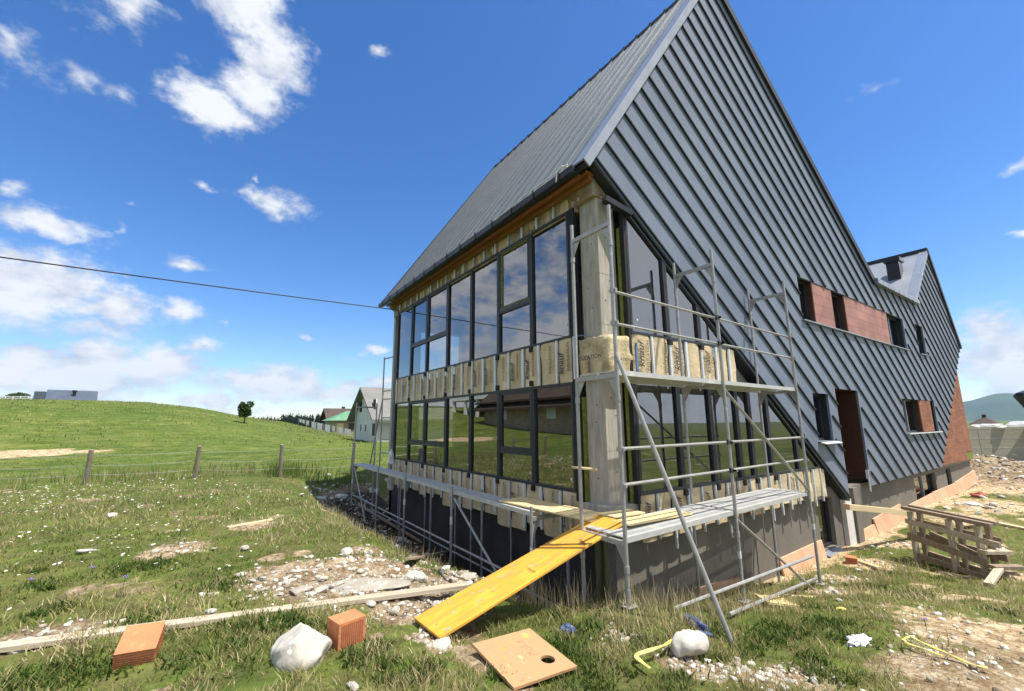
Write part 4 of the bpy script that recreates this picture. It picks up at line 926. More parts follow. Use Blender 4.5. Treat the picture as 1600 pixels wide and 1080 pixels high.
def dirt_mask(x, y, z):
    n = fbm(x*1.7, y*1.7, 31, 4)-.5; d = np.zeros(x.shape)
    for p, r, w in BLP:
        q = np.sqrt((x-p.x)**2+(y-p.y)**2)/r; d = np.maximum(d, w*np.clip(1.35-q, 0, 1))
    d = np.maximum(d, sstep(-.72, -1.05, z)*(y > .2)*(x < .5)*(x > -3.2)*sstep(14.5, 11.5, y))
    d = np.maximum(d, .85*sstep(-.55, -.2, y)*(y < .3)*(x > .4)*(x < 24)*np.where(x > 4, 1, .35))
    d = np.maximum(d, 1.1*np.clip(1.3-np.sqrt(((x-sandp.x)/3.2)**2+((y-sandp.y)/1.6)**2), 0, 1))
    d = np.maximum(d, np.clip((n-.20)*4, 0, .6)*(y < 14))
    return np.clip(d+n*1.1*(d > .02), 0, 1)
def axis(c, lo, hi, s, dt):
    a = np.arange(math.asinh((lo-c)/s), math.asinh((hi-c)/s)+dt, dt); return c+s*np.sinh(a)
gxv = axis(-1.5, -700, 5200, 3.2, .024); gyv = axis(1., -1200, 4200, 3.2, .024)
X, Y = np.meshgrid(gxv, gyv); xf, yf = X.ravel(), Y.ravel()
zf = ground_z(xf, yf)
near = 1-sstep(14, 40, np.hypot(xf+1.5, yf-1))
dm = dirt_mask(xf, yf, zf)
zr_ = (fbm(xf*2.2, yf*2.2, 3, 4)-.5)*.09+(fbm(xf*9, yf*9, 9, 3)-.5)*.045*(.4+dm*1.6)
zf2 = zf+zr_*near+(fbm(xf*.25, yf*.25, 15, 3)-.5)*.35*(1-near)*sstep(16, 40, np.hypot(xf+1.5, yf-1))
nx, ny = len(gxv), len(gyv); idx = np.arange(nx*ny).reshape(ny, nx)
F = np.stack([idx[:-1, :-1], idx[:-1, 1:], idx[1:, 1:], idx[1:, :-1]], -1).reshape(-1, 4)
gm = bpy.data.materials.new("meadow_ground"); gm.use_nodes = True
N, L = gm.node_tree.nodes, gm.node_tree.links; B = N["Principled BSDF"]; B.inputs["Roughness"].default_value = .95; B.inputs["Specular IOR Level"].default_value = .1
tc = N.new("ShaderNodeTexCoord")
def noise(scale, det=6, rough=.6, st=None):
    n = N.new("ShaderNodeTexNoise"); n.inputs["Scale"].default_value = scale; n.inputs["Detail"].default_value = det; n.inputs["Roughness"].default_value = rough
    if st:
        mp = N.new("ShaderNodeMapping"); mp.inputs["Scale"].default_value = st; L.new(tc.outputs["Object"], mp.inputs[0]); L.new(mp.outputs[0], n.inputs[0])
    else: L.new(tc.outputs["Object"], n.inputs[0])
    return n.outputs["Fac"]
def ramp_(fac, *stops):
    r = N.new("ShaderNodeValToRGB"); L.new(fac, r.inputs[0]); e = r.color_ramp.elements
    while len(e) < len(stops): e.new(.5)
    for q, (p, c) in zip(e, stops): q.position = p; q.color = (*c, 1)
    return r.outputs[0]
def mixc(fac, a, b_, t='MIX'):
    m = N.new("ShaderNodeMix"); m.data_type = 'RGBA'; m.blend_type = t
    if isinstance(fac, float): m.inputs[0].default_value = fac
    else: L.new(fac, m.inputs[0])
    L.new(a, m.inputs[6]); L.new(b_, m.inputs[7]); return m.outputs[2]
grass_c = ramp_(noise(.9, 8, .7), (.28, (.065, .11, .016)), (.45, (.10, .155, .026)), (.58, (.15, .19, .042)), (.75, (.26, .245, .10)))
fine = ramp_(noise(5, 9, .8, (1, 1, 1)), (.34, (.35, .38, .35)), (.66, (1.5, 1.45, 1.4)))
grass_c = mixc(.8, grass_c, fine, 'MULTIPLY')
thatch = ramp_(noise(23, 5, .8), (.38, (.10, .085, .04)), (.62, (.20, .165, .08))); tf = N.new('ShaderNodeMapRange'); tf.inputs[1].default_value = .4; tf.inputs[2].default_value = .62; tf.inputs[4].default_value = .75; L.new(noise(3.1, 7, .75), tf.inputs[0]); sx_ = N.new('ShaderNodeSeparateXYZ'); L.new(tc.outputs['Object'], sx_.inputs[0]); ym = N.new('ShaderNodeMapRange'); ym.inputs[1].default_value = 11.5; ym.inputs[2].default_value = 17; ym.inputs[3].default_value = 1; ym.inputs[4].default_value = .22; L.new(sx_.outputs[1], ym.inputs[0]); tm = N.new('ShaderNodeMath'); tm.operation = 'MULTIPLY'; L.new(tf.outputs[0], tm.inputs[0]); L.new(ym.outputs[0], tm.inputs[1]); grass_c = mixc(tm.outputs[0], grass_c, thatch)
broad = mixc(1., ramp_(noise(.09, 5), (.35, (.72, .82, .75)), (.65, (1.12, 1.02, 1.1))), ramp_(noise(.5, 6, .7, (.35, 1.6, 1)), (.34, (.62, .68, .62)), (.66, (1.25, 1.18, 1.2))), 'MULTIPLY'); grass_c = mixc(.8, grass_c, broad, 'MULTIPLY')
sat = N.new("ShaderNodeAttribute"); sat.attribute_name = "soil_and_shade"
soil_and_shade = ramp_(noise(5, 8, .7), (.3, (.17, .12, .07)), (.46, (.36, .29, .19)), (.56, (.52, .45, .33)), (.7, (.68, .63, .52)))
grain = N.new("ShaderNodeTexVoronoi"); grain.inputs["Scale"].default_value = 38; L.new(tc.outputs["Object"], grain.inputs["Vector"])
soil_and_shade = mixc(.7, soil_and_shade, ramp_(grain.outputs["Color"], (.15, (.5, .48, .46)), (.8, (1.3, 1.3, 1.3))), 'MULTIPLY')
soil_and_shade = mixc(1., soil_and_shade, ramp_(sat.outputs['Fac'], (0, (.16, .14, .12)), (.5, (.66, .60, .54)), (1, (1.12, 1.02, .88))), 'MULTIPLY')  # low end of the ramp carries the pit's painted shade
at = N.new("ShaderNodeAttribute"); at.attribute_name = "tint"
ad = N.new("ShaderNodeMath"); ad.operation = 'MULTIPLY_ADD'; L.new(noise(6, 6, .7), ad.inputs[0]); ad.inputs[1].default_value = .9; ad.inputs[2].default_value = -.45
a2 = N.new("ShaderNodeMath"); a2.operation = 'ADD'; L.new(ad.outputs[0], a2.inputs[0]); L.new(at.outputs["Fac"], a2.inputs[1])
mr = N.new("ShaderNodeMapRange"); mr.interpolation_type = 'SMOOTHSTEP'; mr.inputs[1].default_value = .28; mr.inputs[2].default_value = .55; L.new(a2.outputs[0], mr.inputs[0])
L.new(mixc(mr.outputs[0], grass_c, soil_and_shade), B.inputs["Base Color"])
bp_n = N.new("ShaderNodeBump"); bp_n.inputs["Strength"].default_value = .7; bp_n.inputs["Distance"].default_value = .05; L.new(noise(11, 8, .75), bp_n.inputs["Height"]); L.new(bp_n.outputs[0], B.inputs["Normal"])
g = np_mesh("ground", np.c_[xf, yf, zf2], F, gm, dm, True); soil_pit_shade = np.clip(.5+.5*sstep(-.5, 3, xf)-.62*sstep(-.85, -1.2, zf)*(yf > .3)*(xf < .5)+.5*(yf > 13)-.45*sstep(21, 24, xf)*(yf < 13)+.5*(fbm(xf*.9, yf*.9, 131, 3)-.5), 0, 1)  # pit term puts the building's shade into the ground colour
a_ = g.data.attributes.new("soil_and_shade", 'FLOAT', 'POINT'); a_.data.foreach_set("value", soil_pit_shade.astype(np.float32))
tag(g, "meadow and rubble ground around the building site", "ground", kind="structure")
# ------------------------------------------------------------------ grass, weeds, flowers
MT["grassm"] = flat_leaf("grass_blades", [(0, (.05, .085, .014)), (.28, (.10, .15, .026)), (.48, (.185, .21, .055)), (.68, (.38, .32, .15)), (1, (.66, .55, .34))], .3)
def blades(n, x, y, h, w, tint, lean=.5, zbase=None):
    z = ground_z(x, y)+zoff(x, y)-.012 if zbase is None else zbase
    a = RNG.uniform(0, 2*np.pi, n); l = RNG.uniform(.1, 1, n)*lean*h; b2 = RNG.uniform(0, 2*np.pi, n)
    ca, sa = np.cos(a)*w/2, np.sin(a)*w/2; lx, ly = np.cos(b2)*l, np.sin(b2)*l
    P = np.zeros((n, 6, 3))
    P[:, 0] = np.c_[x-ca, y-sa, z]; P[:, 1] = np.c_[x+ca, y+sa, z]
    P[:, 2] = np.c_[x+ca*.75+lx*.35, y+sa*.75+ly*.35, z+h*.55]; P[:, 3] = np.c_[x-ca*.75+lx*.35, y-sa*.75+ly*.35, z+h*.55]
    P[:, 4] = np.c_[x+ca*.12+lx, y+sa*.12+ly, z+h]; P[:, 5] = np.c_[x-ca*.12+lx, y-sa*.12+ly, z+h]
    k = np.arange(n)[:, None]*6; Fq = np.concatenate([k+np.array([[0, 1, 2, 3]]), k+np.array([[3, 2, 4, 5]])], 0)
    return P.reshape(-1, 3), Fq, np.repeat(tint, 6)
def zoff(x, y):
    z0 = ground_z(x, y); d = dirt_mask(x, y, z0); nr = 1-sstep(14, 40, np.hypot(x+1.5, y-1))
    return ((fbm(x*2.2, y*2.2, 3, 4)-.5)*.09+(fbm(x*9, y*9, 9, 3)-.5)*.045*(.4+d*1.6))*nr
def dryness(x, y):
    return np.clip((fbm(x*.8+7, y*.8, 51, 4)-.37)*3.6, 0, 1)*np.where(y > 12, .35, 1)
NB = 330000
r = 1.1*(34/1.1)**RNG.uniform(0, 1, NB); th = YAW+RNG.uniform(-1.03, 1.03, NB)
x = CAM[0]+r*np.cos(th); y = CAM[1]+r*np.sin(th)
x += RNG.normal(0, .02, NB)*r*.3; y += RNG.normal(0, .02, NB)*r*.3
z0 = ground_z(x, y); d = dirt_mask(x, y, z0)
tuft = fbm(x*5, y*5, 71, 3)
keep = ~((x > .1) & (y > -.04) & (x < 23.2) & (y < 9.9)) & (RNG.uniform(0, 1, NB) > np.clip(d*1.5-.12, 0, .97)) & (RNG.uniform(0, 1, NB) < np.clip((tuft-.28)*4, .12, 1)) & (z0 > -2.0)
x, y, r, d, tuft = x[keep], y[keep], r[keep], d[keep], tuft[keep]; n = len(x)
dry = dryness(x, y)
h = (.024+.060*np.clip(tuft-.3, 0, 1)*1.6)*RNG.uniform(.5, 1.35, n)*(1+.5*(dry > .5))*np.where(r > 14, .75, 1.)
tint = np.clip(.15+.42*RNG.uniform(0, 1, n)+.42*dry*RNG.uniform(.3, 1.2, n)+.25*d+.12*(fbm(x*.5, y*.5, 81, 2)-.5)+.14*sstep(-1.5, 2.5, x)*(y < 0), 0, 1)
V1, F1, T1 = blades(n, x, y, h, .0035+.00105*r, tint, 1.15)
tag(np_mesh("grass", V1, F1, "grassm", T1), "short green and dry grass over the meadow", "grass", kind="stuff")
def region(nn, x0, x1, y0, y1, cond=None):
    a, b_ = RNG.uniform(x0, x1, nn), RNG.uniform(y0, y1, nn); k = ~((a > .1) & (b_ > -.04))
    if cond is not None: k &= cond(a, b_)
    return a[k], b_[k]
VV, FF, TT = [], [], []; off = 0
def addb(x, y, h, w, tint, lean):
    global off
    v, f, t = blades(len(x), x, y, h, w, tint, lean); VV.append(v); FF.append(f+off); TT.append(t); off += len(v)
for nn, reg, hm, tm, w in ((1500, (-1.6, 2.6, -1.9, -.12), .27, .85, .006), (500, (-1.5, .0, -.9, .6), .42, .9, .006), (900, (2.5, 7.5, -1.8, -.3), .22, .8, .007), (2600, (-9.5, -4.4, 1.5, 13), .19, .55, .008),
    (900, (-3.2, .4, 12, 14.5), .5, .30, .02), (1400, (4, 14, -6, -1.4), .2, .75, .012), (700, (-2.9, -1.8, 1.5, 7), .2, .8, .007), (600, (-4.2, -.5, -3.0, -1.2), .12, .75, .005), (1200, (-10, -3, 13, 16), .35, .55, .02)):
    a, b_ = region(nn, *reg, cond=lambda a, b_: fbm(a*1.3, b_*1.3, 91, 3) > .45)
    addb(a, b_, hm*RNG.uniform(.45, 1.3, len(a)), np.full(len(a), w), np.clip(tm+RNG.normal(0, .12, len(a)), 0, 1), .45)
a, b_ = RNG.uniform(-45, 12, 16000), 28+58*RNG.uniform(0, 1, 16000)**.7; addb(a, b_, RNG.uniform(.04, .2, 16000), np.full(16000, .06), np.clip(.5+RNG.normal(0, .15, 16000), 0, 1), .8)
tag(np_mesh("dry_weeds", np.concatenate(VV), np.concatenate(FF), "grassm", np.concatenate(TT)), "tall dry grass stems along the house foot and meadow", "weeds", kind="stuff")
# broad-leaved green clumps
VV, FF, TT = [], [], []; off = 0
for k_w, (u, v, rr, cnt) in enumerate(((1230, 985, .28, 420), (1290, 975, .25, 300), (1200, 1000, .2, 250), (1330, 1000, .2, 200), (560, 1030, .18, 260), (590, 1015, .12, 160), (350, 915, .35, 300), (60, 1060, .3, 420), (150, 1050, .25, 300), (1350, 915, .35, 300), (1000, 1000, .3, 260), (1290, 1060, .22, 200), (1120, 990, .2, 180), (210, 890, .4, 300), (700, 965, .15, 120), (880, 1020, .2, 160), (620, 1060, .2, 200), (1420, 930, .35, 260))+tuple((random.uniform(0, 900) if k_ % 2 else random.uniform(850, 1580), random.uniform(880, 1078), random.uniform(.08, .25), random.randint(40, 150)) for k_ in range(90))):
    p = gp(u, v)
    if (p.x > -.1 and p.y > -.15) or (k_w > 17 and dirt_mask(np.array([p.x]), np.array([p.y]), ground_z(p.x, p.y))[0] > .12): continue
    a = p.x+RNG.normal(0, rr*.5, cnt); b_ = p.y+RNG.normal(0, rr*.5, cnt)
    addb(a, b_, RNG.uniform(.025, .08, cnt), RNG.uniform(.012, .024, cnt), np.clip(.12+RNG.normal(0, .1, cnt), 0, .4), 1.1)
tag(np_mesh("broad_weeds", np.concatenate(VV), np.concatenate(FF), "grassm", np.concatenate(TT)), "low broad-leaved green weeds in clumps", "weeds", kind="stuff")
MT["petal"] = mat("white_umbels", (.62, .60, .50), (.74, .72, .64), 30, .8)
VV, FF = [], []
a, b_ = region(5200, -10.5, -3.2, 1.2, 13.5, cond=lambda a, b_: (fbm(a*.55+3, b_*.55, 111, 3) > .5) & (dirt_mask(a, b_, ground_z(a, b_)) < .35))
k = RNG.uniform(0, 1, len(a)) < np.clip((-a-2.5)/5.5, .08, 1); a, b_ = a[k][:900], b_[k][:900]; zz = ground_z(a, b_)+zoff(a, b_)
k = 0
for px, py, pz in zip(a, b_, zz):
    hh = random.uniform(.06, .16); s = random.uniform(.008, .024); t0 = random.uniform(0, 6)
    tx, ty_ = random.uniform(-.35, .35), random.uniform(-.35, .35)
    ring_ = [(px+s*math.cos(t0+t*math.pi/3), py+s*math.sin(t0+t*math.pi/3), pz+hh+s*(tx*math.cos(t0+t*math.pi/3)+ty_*math.sin(t0+t*math.pi/3))) for t in range(6)]
    VV += ring_; FF += [(k, k+1, k+2, k+3), (k, k+3, k+4, k+5)]; k += 6
tag(np_mesh("wildflowers", VV, FF, "petal"), "scattered small white flower heads in the left meadow", "flowers", kind="stuff")
MT["purple"] = mat("purple_petals", (.16, .10, .36), (.26, .18, .5), 30, .7); MT["stem"] = mat("green_stem", (.05, .09, .02), (.08, .13, .03), 9, .8)
for u, v in ((38, 943), (135, 921), (187, 938), (1448, 985)):
    p = gp(u, v); hh = .22 if u < 900 else .1
    t = thing("flower", p, "small purple wildflower on a thin stem in the grass", "flower", "purple wildflowers")
    b = MB(); b.tube(p, p+Vector((.02, .01, hh)), .003, 5); b.build("stem", "stem", t)
    b = MB(); c = p+Vector((.02, .01, hh))
    for i in range(10):
        an = i*2*math.pi/10; e = c+Vector((math.cos(an)*.024, math.sin(an)*.024, .012*(i % 2))); sd = Vector((-math.sin(an), math.cos(an), 0))*.006
        b.quad(c-sd*.3, c+sd*.3, e+sd, e-sd)
    b.build("petals", "purple", t, recalc=False)
# fine limestone gravel, far too many pieces to count
CUBE = np.array([[-1,-1,-1],[1,-1,-1],[1,1,-1],[-1,1,-1],[-.7,-.7,1],[.7,-.7,1],[.7,.7,1],[-.7,.7,1]], float); CF = np.array([(0,3,2,1),(4,5,6,7),(0,1,5,4),(1,2,6,5),(2,3,7,6),(3,0,4,7)])
gx_, gy_, gs_ = [], [], []
for (p, r_, w_), n_ in zip(BLP, [90, 80, 90, 60, 80, 170, 200, 210, 210, 190, 190, 170, 130, 80, 40, 50, 50, 40, 80]+[110]*40):
    if p.y > 13: continue
    gx_.append(RNG.normal(p.x, r_*.55, n_)); gy_.append(RNG.normal(p.y, r_*.55, n_)); gs_.append((.003+.022*RNG.uniform(0, 1, n_)**4)*(1+.05*np.hypot(gx_[-1]-CAM[0], gy_[-1]-CAM[1])))
a, b_ = RNG.uniform(-2.2, -.1, 1500), RNG.uniform(.6, 11.5, 1500); gx_.append(a); gy_.append(b_); gs_.append(.01+.05*RNG.uniform(0, 1, 1500)**3)
a, b_ = RNG.uniform(23.4, 31, 1800), RNG.uniform(-3, 3, 1800); gx_.append(a); gy_.append(b_); gs_.append(.02+.08*RNG.uniform(0, 1, 1800)**3)
gx_, gy_, gs_ = map(np.concatenate, (gx_, gy_, gs_)); k = ~((gx_ > .1) & (gy_ > -.06) & (gx_ < 23.3)); gx_, gy_, gs_ = gx_[k], gy_[k], gs_[k]; n_ = len(gx_)
Vg = CUBE[None]*RNG.uniform(.55, 1.1, (n_, 8, 1))*np.stack([gs_*RNG.uniform(.7, 1.4, n_), gs_*RNG.uniform(.7, 1.4, n_), gs_*RNG.uniform(.4, .8, n_)], -1)[:, None, :]
ang_ = RNG.uniform(0, 6.28, n_); ca, sa = np.cos(ang_)[:, None], np.sin(ang_)[:, None]
Vg = np.stack([Vg[..., 0]*ca-Vg[..., 1]*sa+gx_[:, None], Vg[..., 0]*sa+Vg[..., 1]*ca+gy_[:, None], Vg[..., 2]+(ground_z(gx_, gy_)+zoff(gx_, gy_)+gs_*.15)[:, None]], -1)
tag(np_mesh("gravel", Vg.reshape(-1, 3), (CF[None]+np.arange(n_)[:, None, None]*8).reshape(-1, 4), flat_leaf('gravel_bits', [(0, (.17, .13, .09)), (.4, (.36, .31, .24)), (.7, (.55, .51, .44)), (1, (.76, .73, .67))], 0., .95), np.repeat(RNG.uniform(0, 1, n_), 8)), "loose pale limestone gravel on the bare ground", "gravel", kind="stuff")
# ------------------------------------------------------------------ trees
def leaf_cloud(n, c, rad, size, seed, shells=None):
    rg = np.random.default_rng(seed); c = np.asarray(c, float); P = []
    blobs = shells or [(np.zeros(3), 1.)]
    while len(P) < n:
        o, s = blobs[rg.integers(len(blobs))]; d = rg.normal(size=3); d /= np.linalg.norm(d); P.append(np.asarray(o)*rad+d*rg.uniform(.35, 1)**.5*s*np.asarray(rad))
    P = np.array(P[:n])+c; u = rg.normal(size=(n, 3)); u /= np.linalg.norm(u, axis=1)[:, None]; w = rg.normal(size=(n, 3)); w -= (w*u).sum(1)[:, None]*u; w /= np.linalg.norm(w, axis=1)[:, None]
    s = size*rg.uniform(.6, 1.3, n)[:, None]; V = np.stack([P-u*s-w*s*.5, P+u*s-w*s*.5, P+u*s+w*s*.5, P-u*s+w*s*.5], 1).reshape(-1, 3)
    Fq = np.arange(4*n).reshape(n, 4); return V, Fq, np.repeat(rg.uniform(0, 1, n), 4)
m_ = bpy.data.materials.new("hung_cloth"); m_.use_nodes = True; n_n = m_.node_tree.nodes; t_ = n_n.new("ShaderNodeBsdfTranslucent"); t_.inputs[0].default_value = (.85, .85, .84, 1); x_ = n_n.new("ShaderNodeMixShader"); x_.inputs[0].default_value = .55
n_n["Principled BSDF"].inputs["Base Color"].default_value = (.8, .8, .79, 1); m_.node_tree.links.new(n_n["Principled BSDF"].outputs[0], x_.inputs[1]); m_.node_tree.links.new(t_.outputs[0], x_.inputs[2]); m_.node_tree.links.new(x_.outputs[0], n_n["Material Output"].inputs[0]); MT["sheet"] = m_
MT["leafm"] = flat_leaf("tree_leaves", [(0, (.025, .055, .01)), (.5, (.055, .10, .02)), (1, (.10, .16, .035))], .25)
MT["conifer"] = flat_leaf("conifer_needles", [(0, (.012, .026, .012)), (.5, (.024, .045, .02)), (1, (.045, .07, .03))], .1)
def tree(name, base, h, w, label, group=None, n=1500, seed=1, th_=.35):
    t = thing(name, base, label, "tree", group)
    b = MB(); top = base+Vector((0, 0, h*.7)); b.tube(base-Vector((0, 0, .2)), base+Vector((w*.03, 0, h*.35)), w*.05, 8, w*.035); b.tube(base+Vector((w*.03, 0, h*.35)), top, w*.035, 7, w*.01)
    for k in range(6):
        an = k*1.1+seed; b.tube(base+Vector((0, 0, h*(.28+.06*k))), base+Vector((math.cos(an)*w*.35, math.sin(an)*w*.35, h*(.5+.06*k))), w*.02, 6, w*.006)
    b.build("trunk", "bark", t)
    rg = random.Random(seed); sh = [(np.array([rg.uniform(-.5, .5), rg.uniform(-.5, .5), rg.uniform(-.62, .6)]), rg.uniform(.32, .5)) for _ in range(16)]
    cc = base+Vector((0, 0, h*(.5+th_*.4))); V, Fq, tt = leaf_cloud(n, cc, (w/2, w/2, h*th_), h*.035, seed, sh)
    V = V-np.array(base); o = np_mesh("crown", V, Fq, "leafm", tt); o.parent = t
    return t
def at_depth(u, v, dep): return vec(CAM+ray(u, v)*dep)
p = gp(381, 662); dep = (np.array(p)-CAM)@AF
tree("tree", Vector((p.x, p.y, gz(p.x, p.y))), dep*32/670, dep*25/670, "small round leafy tree standing alone on the meadow crest", n=3000, seed=14, th_=.44)
for u, dep, hpx, wpx, lb, sd in ((27, 96, 26, 36, "broad dark tree behind the left hill beside the white barrier", 6), (2, 98, 20, 26, "dark treetop at the left edge of the photo", 9)):
    q = at_depth(u, 630, dep); zb_ = gz(q.x, q.y); top = at_depth(u, 630-hpx+6, dep).z
    tree("tree", Vector((q.x, q.y, zb_)), top-zb_, dep*wpx/670, lb, n=1300, seed=sd, th_=.32)
# the far forest: one dark mass of conifers
VV, FF, TT = [], [], []; off = 0; rg = np.random.default_rng(5)
for k in range(1000):
    u = rg.uniform(150, 760); dep = rg.uniform(210, 330); q = at_depth(u, 650, dep); gzv = gz(q.x, q.y)
    topv = 648+rg.normal(0, 1.5)+(4 if u < 440 else 0)-(dep-270)*.03; zt = at_depth(u, topv, dep).z; hh = max(zt-gzv, 4); n = 26
    fz = rg.uniform(0, 1, n)**.8; rad = (1-fz)*hh*.19+.25; an = rg.uniform(0, 6.28, n)
    c = np.c_[q.x+np.cos(an)*rad*.6, q.y+np.sin(an)*rad*.6, gzv+hh*(.04+.93*fz)]; s = (hh*.08*(1.15-fz))[:, None]
    dx_ = np.c_[-np.sin(YAW+an*0), np.cos(YAW+an*0), np.zeros(n)]; dz_ = np.c_[np.cos(an)*.3, np.sin(an)*.3, np.ones(n)]
    V = np.stack([c-dx_*s*1.6-dz_*s*.7, c+dx_*s*1.6-dz_*s*.7, c+dx_*s*.5+dz_*s, c-dx_*s*.5+dz_*s], 1).reshape(-1, 3)
    VV.append(V); FF.append(np.arange(4*n).reshape(n, 4)+off); off += 4*n; TT.append(np.repeat(np.clip(rg.uniform(0, 1)*.6+rg.uniform(0, .4, n), 0, 1), 4))
tag(np_mesh("forest", np.concatenate(VV), np.concatenate(FF), "conifer", np.concatenate(TT)), "dark conifer forest along the horizon beyond the meadow", "forest", kind="stuff")
# ------------------------------------------------------------------ far buildings
def gable_house(name, p, lx, ly, eave, ridge, label, wallm, roofm, along='x', over=.6, lower=None, windows=(), gwall=None):
    """p: nearest ground corner (-x, -y); ridge along x or y"""
    t = thing(name, p, label, "house")
    x0, y0, z0 = p.x, p.y, p.z-1.5; zg = p.z
    b = MB()
    if along == 'x':
        prof = [(y0, z0), (y0+ly, z0), (y0+ly, zg+eave), (y0+ly/2, zg+ridge-.15), (y0, zg+eave)]
        b.prism(prof, lambda a, z: (x0, a, z), lambda a, z: (x0+lx, a, z))
    else:
        prof = [(x0, z0), (x0+lx, z0), (x0+lx, zg+eave), (x0+lx/2, zg+ridge-.15), (x0, zg+eave)]
        b.prism(prof, lambda a, z: (a, y0, z), lambda a, z: (a, y0+ly, z))
    b.build("wall", wallm, t)
    if gwall: bb = MB(); bb.prism([(y0+.02, z0), (y0+ly-.02, z0), (y0+ly-.02, zg+eave), (y0+ly/2, zg+ridge-.2), (y0+.02, zg+eave)], lambda a, z: (x0-.03, a, z), lambda a, z: (x0-.003, a, z)); bb.build("gable_wall", gwall, t)
    b = MB(); W = ly if along == 'x' else lx; k = (ridge-eave)/(W/2)
    for s in (-1, 1):
        c = W/2; e = c+over
        if along == 'x': f = lambda q, hh, xx: (xx, y0+c+s*q, zg+ridge-k*q+hh); A0, A1 = x0-over, x0+lx+over
        else: f = lambda q, hh, yy: (x0+c+s*q, yy, zg+ridge-k*q+hh); A0, A1 = y0-over, y0+ly+over
        b.hexa([f(0, -.12, A0), f(e, -.12, A0), f(e, -.12, A1), f(0, -.12, A1), f(0, .1, A0), f(e, .1, A0), f(e, .1, A1), f(0, .1, A1)])
    rf = b.build("roof", roofm, t)
    for (wx, wy, wz, sx, sy, sz) in windows:
        b = MB(); b.box(x0+wx, x0+wx+sx, y0+wy, y0+wy+sy, zg+wz, zg+wz+sz); w_ = b.build("window", "whitewall", t)
        b = MB(); ex = .02; b.box(x0+wx-ex if sx < .2 else x0+wx+.08, x0+wx+sx-.01 if sx < .2 else x0+wx+sx-.08, y0+wy+(.08 if sx < .2 else -ex), y0+wy+sy-(.08 if sx < .2 else .01), zg+wz+.08, zg+wz+sz-.08); b.build("pane", "dark", w_)
    if lower: b = MB(); b.box(x0+.1, x0+lx, y0-.05, y0-.003, zg-1.5, zg+lower); b.build("lower_wall", "sheet", t)
    return t, rf
p0 = gp(588, 691); D = (np.array(p0)-CAM)@AF; pm = D/670
W8 = 8.2
wh, wr = gable_house("white_house", p0, 13, W8, 42*pm, 89*pm, "pale two-storey house with grey gable roof seen beside the scaffold tower", "whitewall", "roofgrey", 'x', .75, lower=1.75,
    windows=((-.05, 5.3, 2.95, .1, 1.1, 1.35), (-.05, 3.5, 3.3, .1, .5, .8), (-.05, .5, 2.95, .1, 1.0, 1.35), (-.05, 5.2, .9, .1, .5, .9), (-.05, 3.4, .9, .1, .5, .9), (-.05, .4, .5, .1, 1.0, 1.4)), gwall="shaded_wall")
p1 = at_depth(516, 672, 88); p1.z = gz(p1.x, p1.y)
pm1 = 88/670
ch_, cr_ = gable_house("dark_chalet", p1, 6.2, 7, (672-653)*pm1-0.2, (672-636)*pm1, "dark wooden chalet with brown roof and chimney behind the green-roofed shed", "darkwood", "roofbrown", 'x', .9, windows=((-.05, 2.4, 1.2, .1, .9, 1.), (-.05, 4.4, 1.2, .1, .9, 1.)))
b = MB(); b.box(p1.x+3.0, p1.x+3.6, p1.y+3.9, p1.y+4.5, p1.z+(672-640)*pm1, p1.z+(672-632)*pm1); b.build("chimney", "dark", cr_)
p2 = at_depth(519, 677, 70); p2.z = gz(p2.x, p2.y); pm2 = 70/670
t = thing("green_roof_shed", p2, "brown wooden shed under a light green hipped roof", "shed")
b = MB(); b.box(p2.x, p2.x+6, p2.y, p2.y+5, p2.z-1.5, p2.z+2.0); b.build("wall", "old_wood", t)
e = p2.z+1.95; rzg = p2.z+(677-643)*pm2; b = MB(); q = [(p2.x-.7, p2.y-.7, e), (p2.x+6.7, p2.y-.7, e), (p2.x+6.7, p2.y+5.7, e), (p2.x-.7, p2.y+5.7, e), (p2.x+2.6, p2.y+2.5, rzg), (p2.x+3.6, p2.y+2.5, rzg)]
b.v = q; b.f = [(0, 1, 5, 4), (1, 2, 5), (2, 3, 4, 5), (3, 0, 4), (3, 2, 1, 0)]; b.mi = [0]*5; b.build("roof", "roofgreen", t)
for k in range(3): b = MB(); b.box(p2.x+.6+k*1.9, p2.x+1.7+k*1.9, p2.y-.04, p2.y-.003, p2.z+.2+.1*k, p2.z+1.5); b.build("door" if k == 1 else "log_pile", "darkwood" if k == 1 else "raw", t)
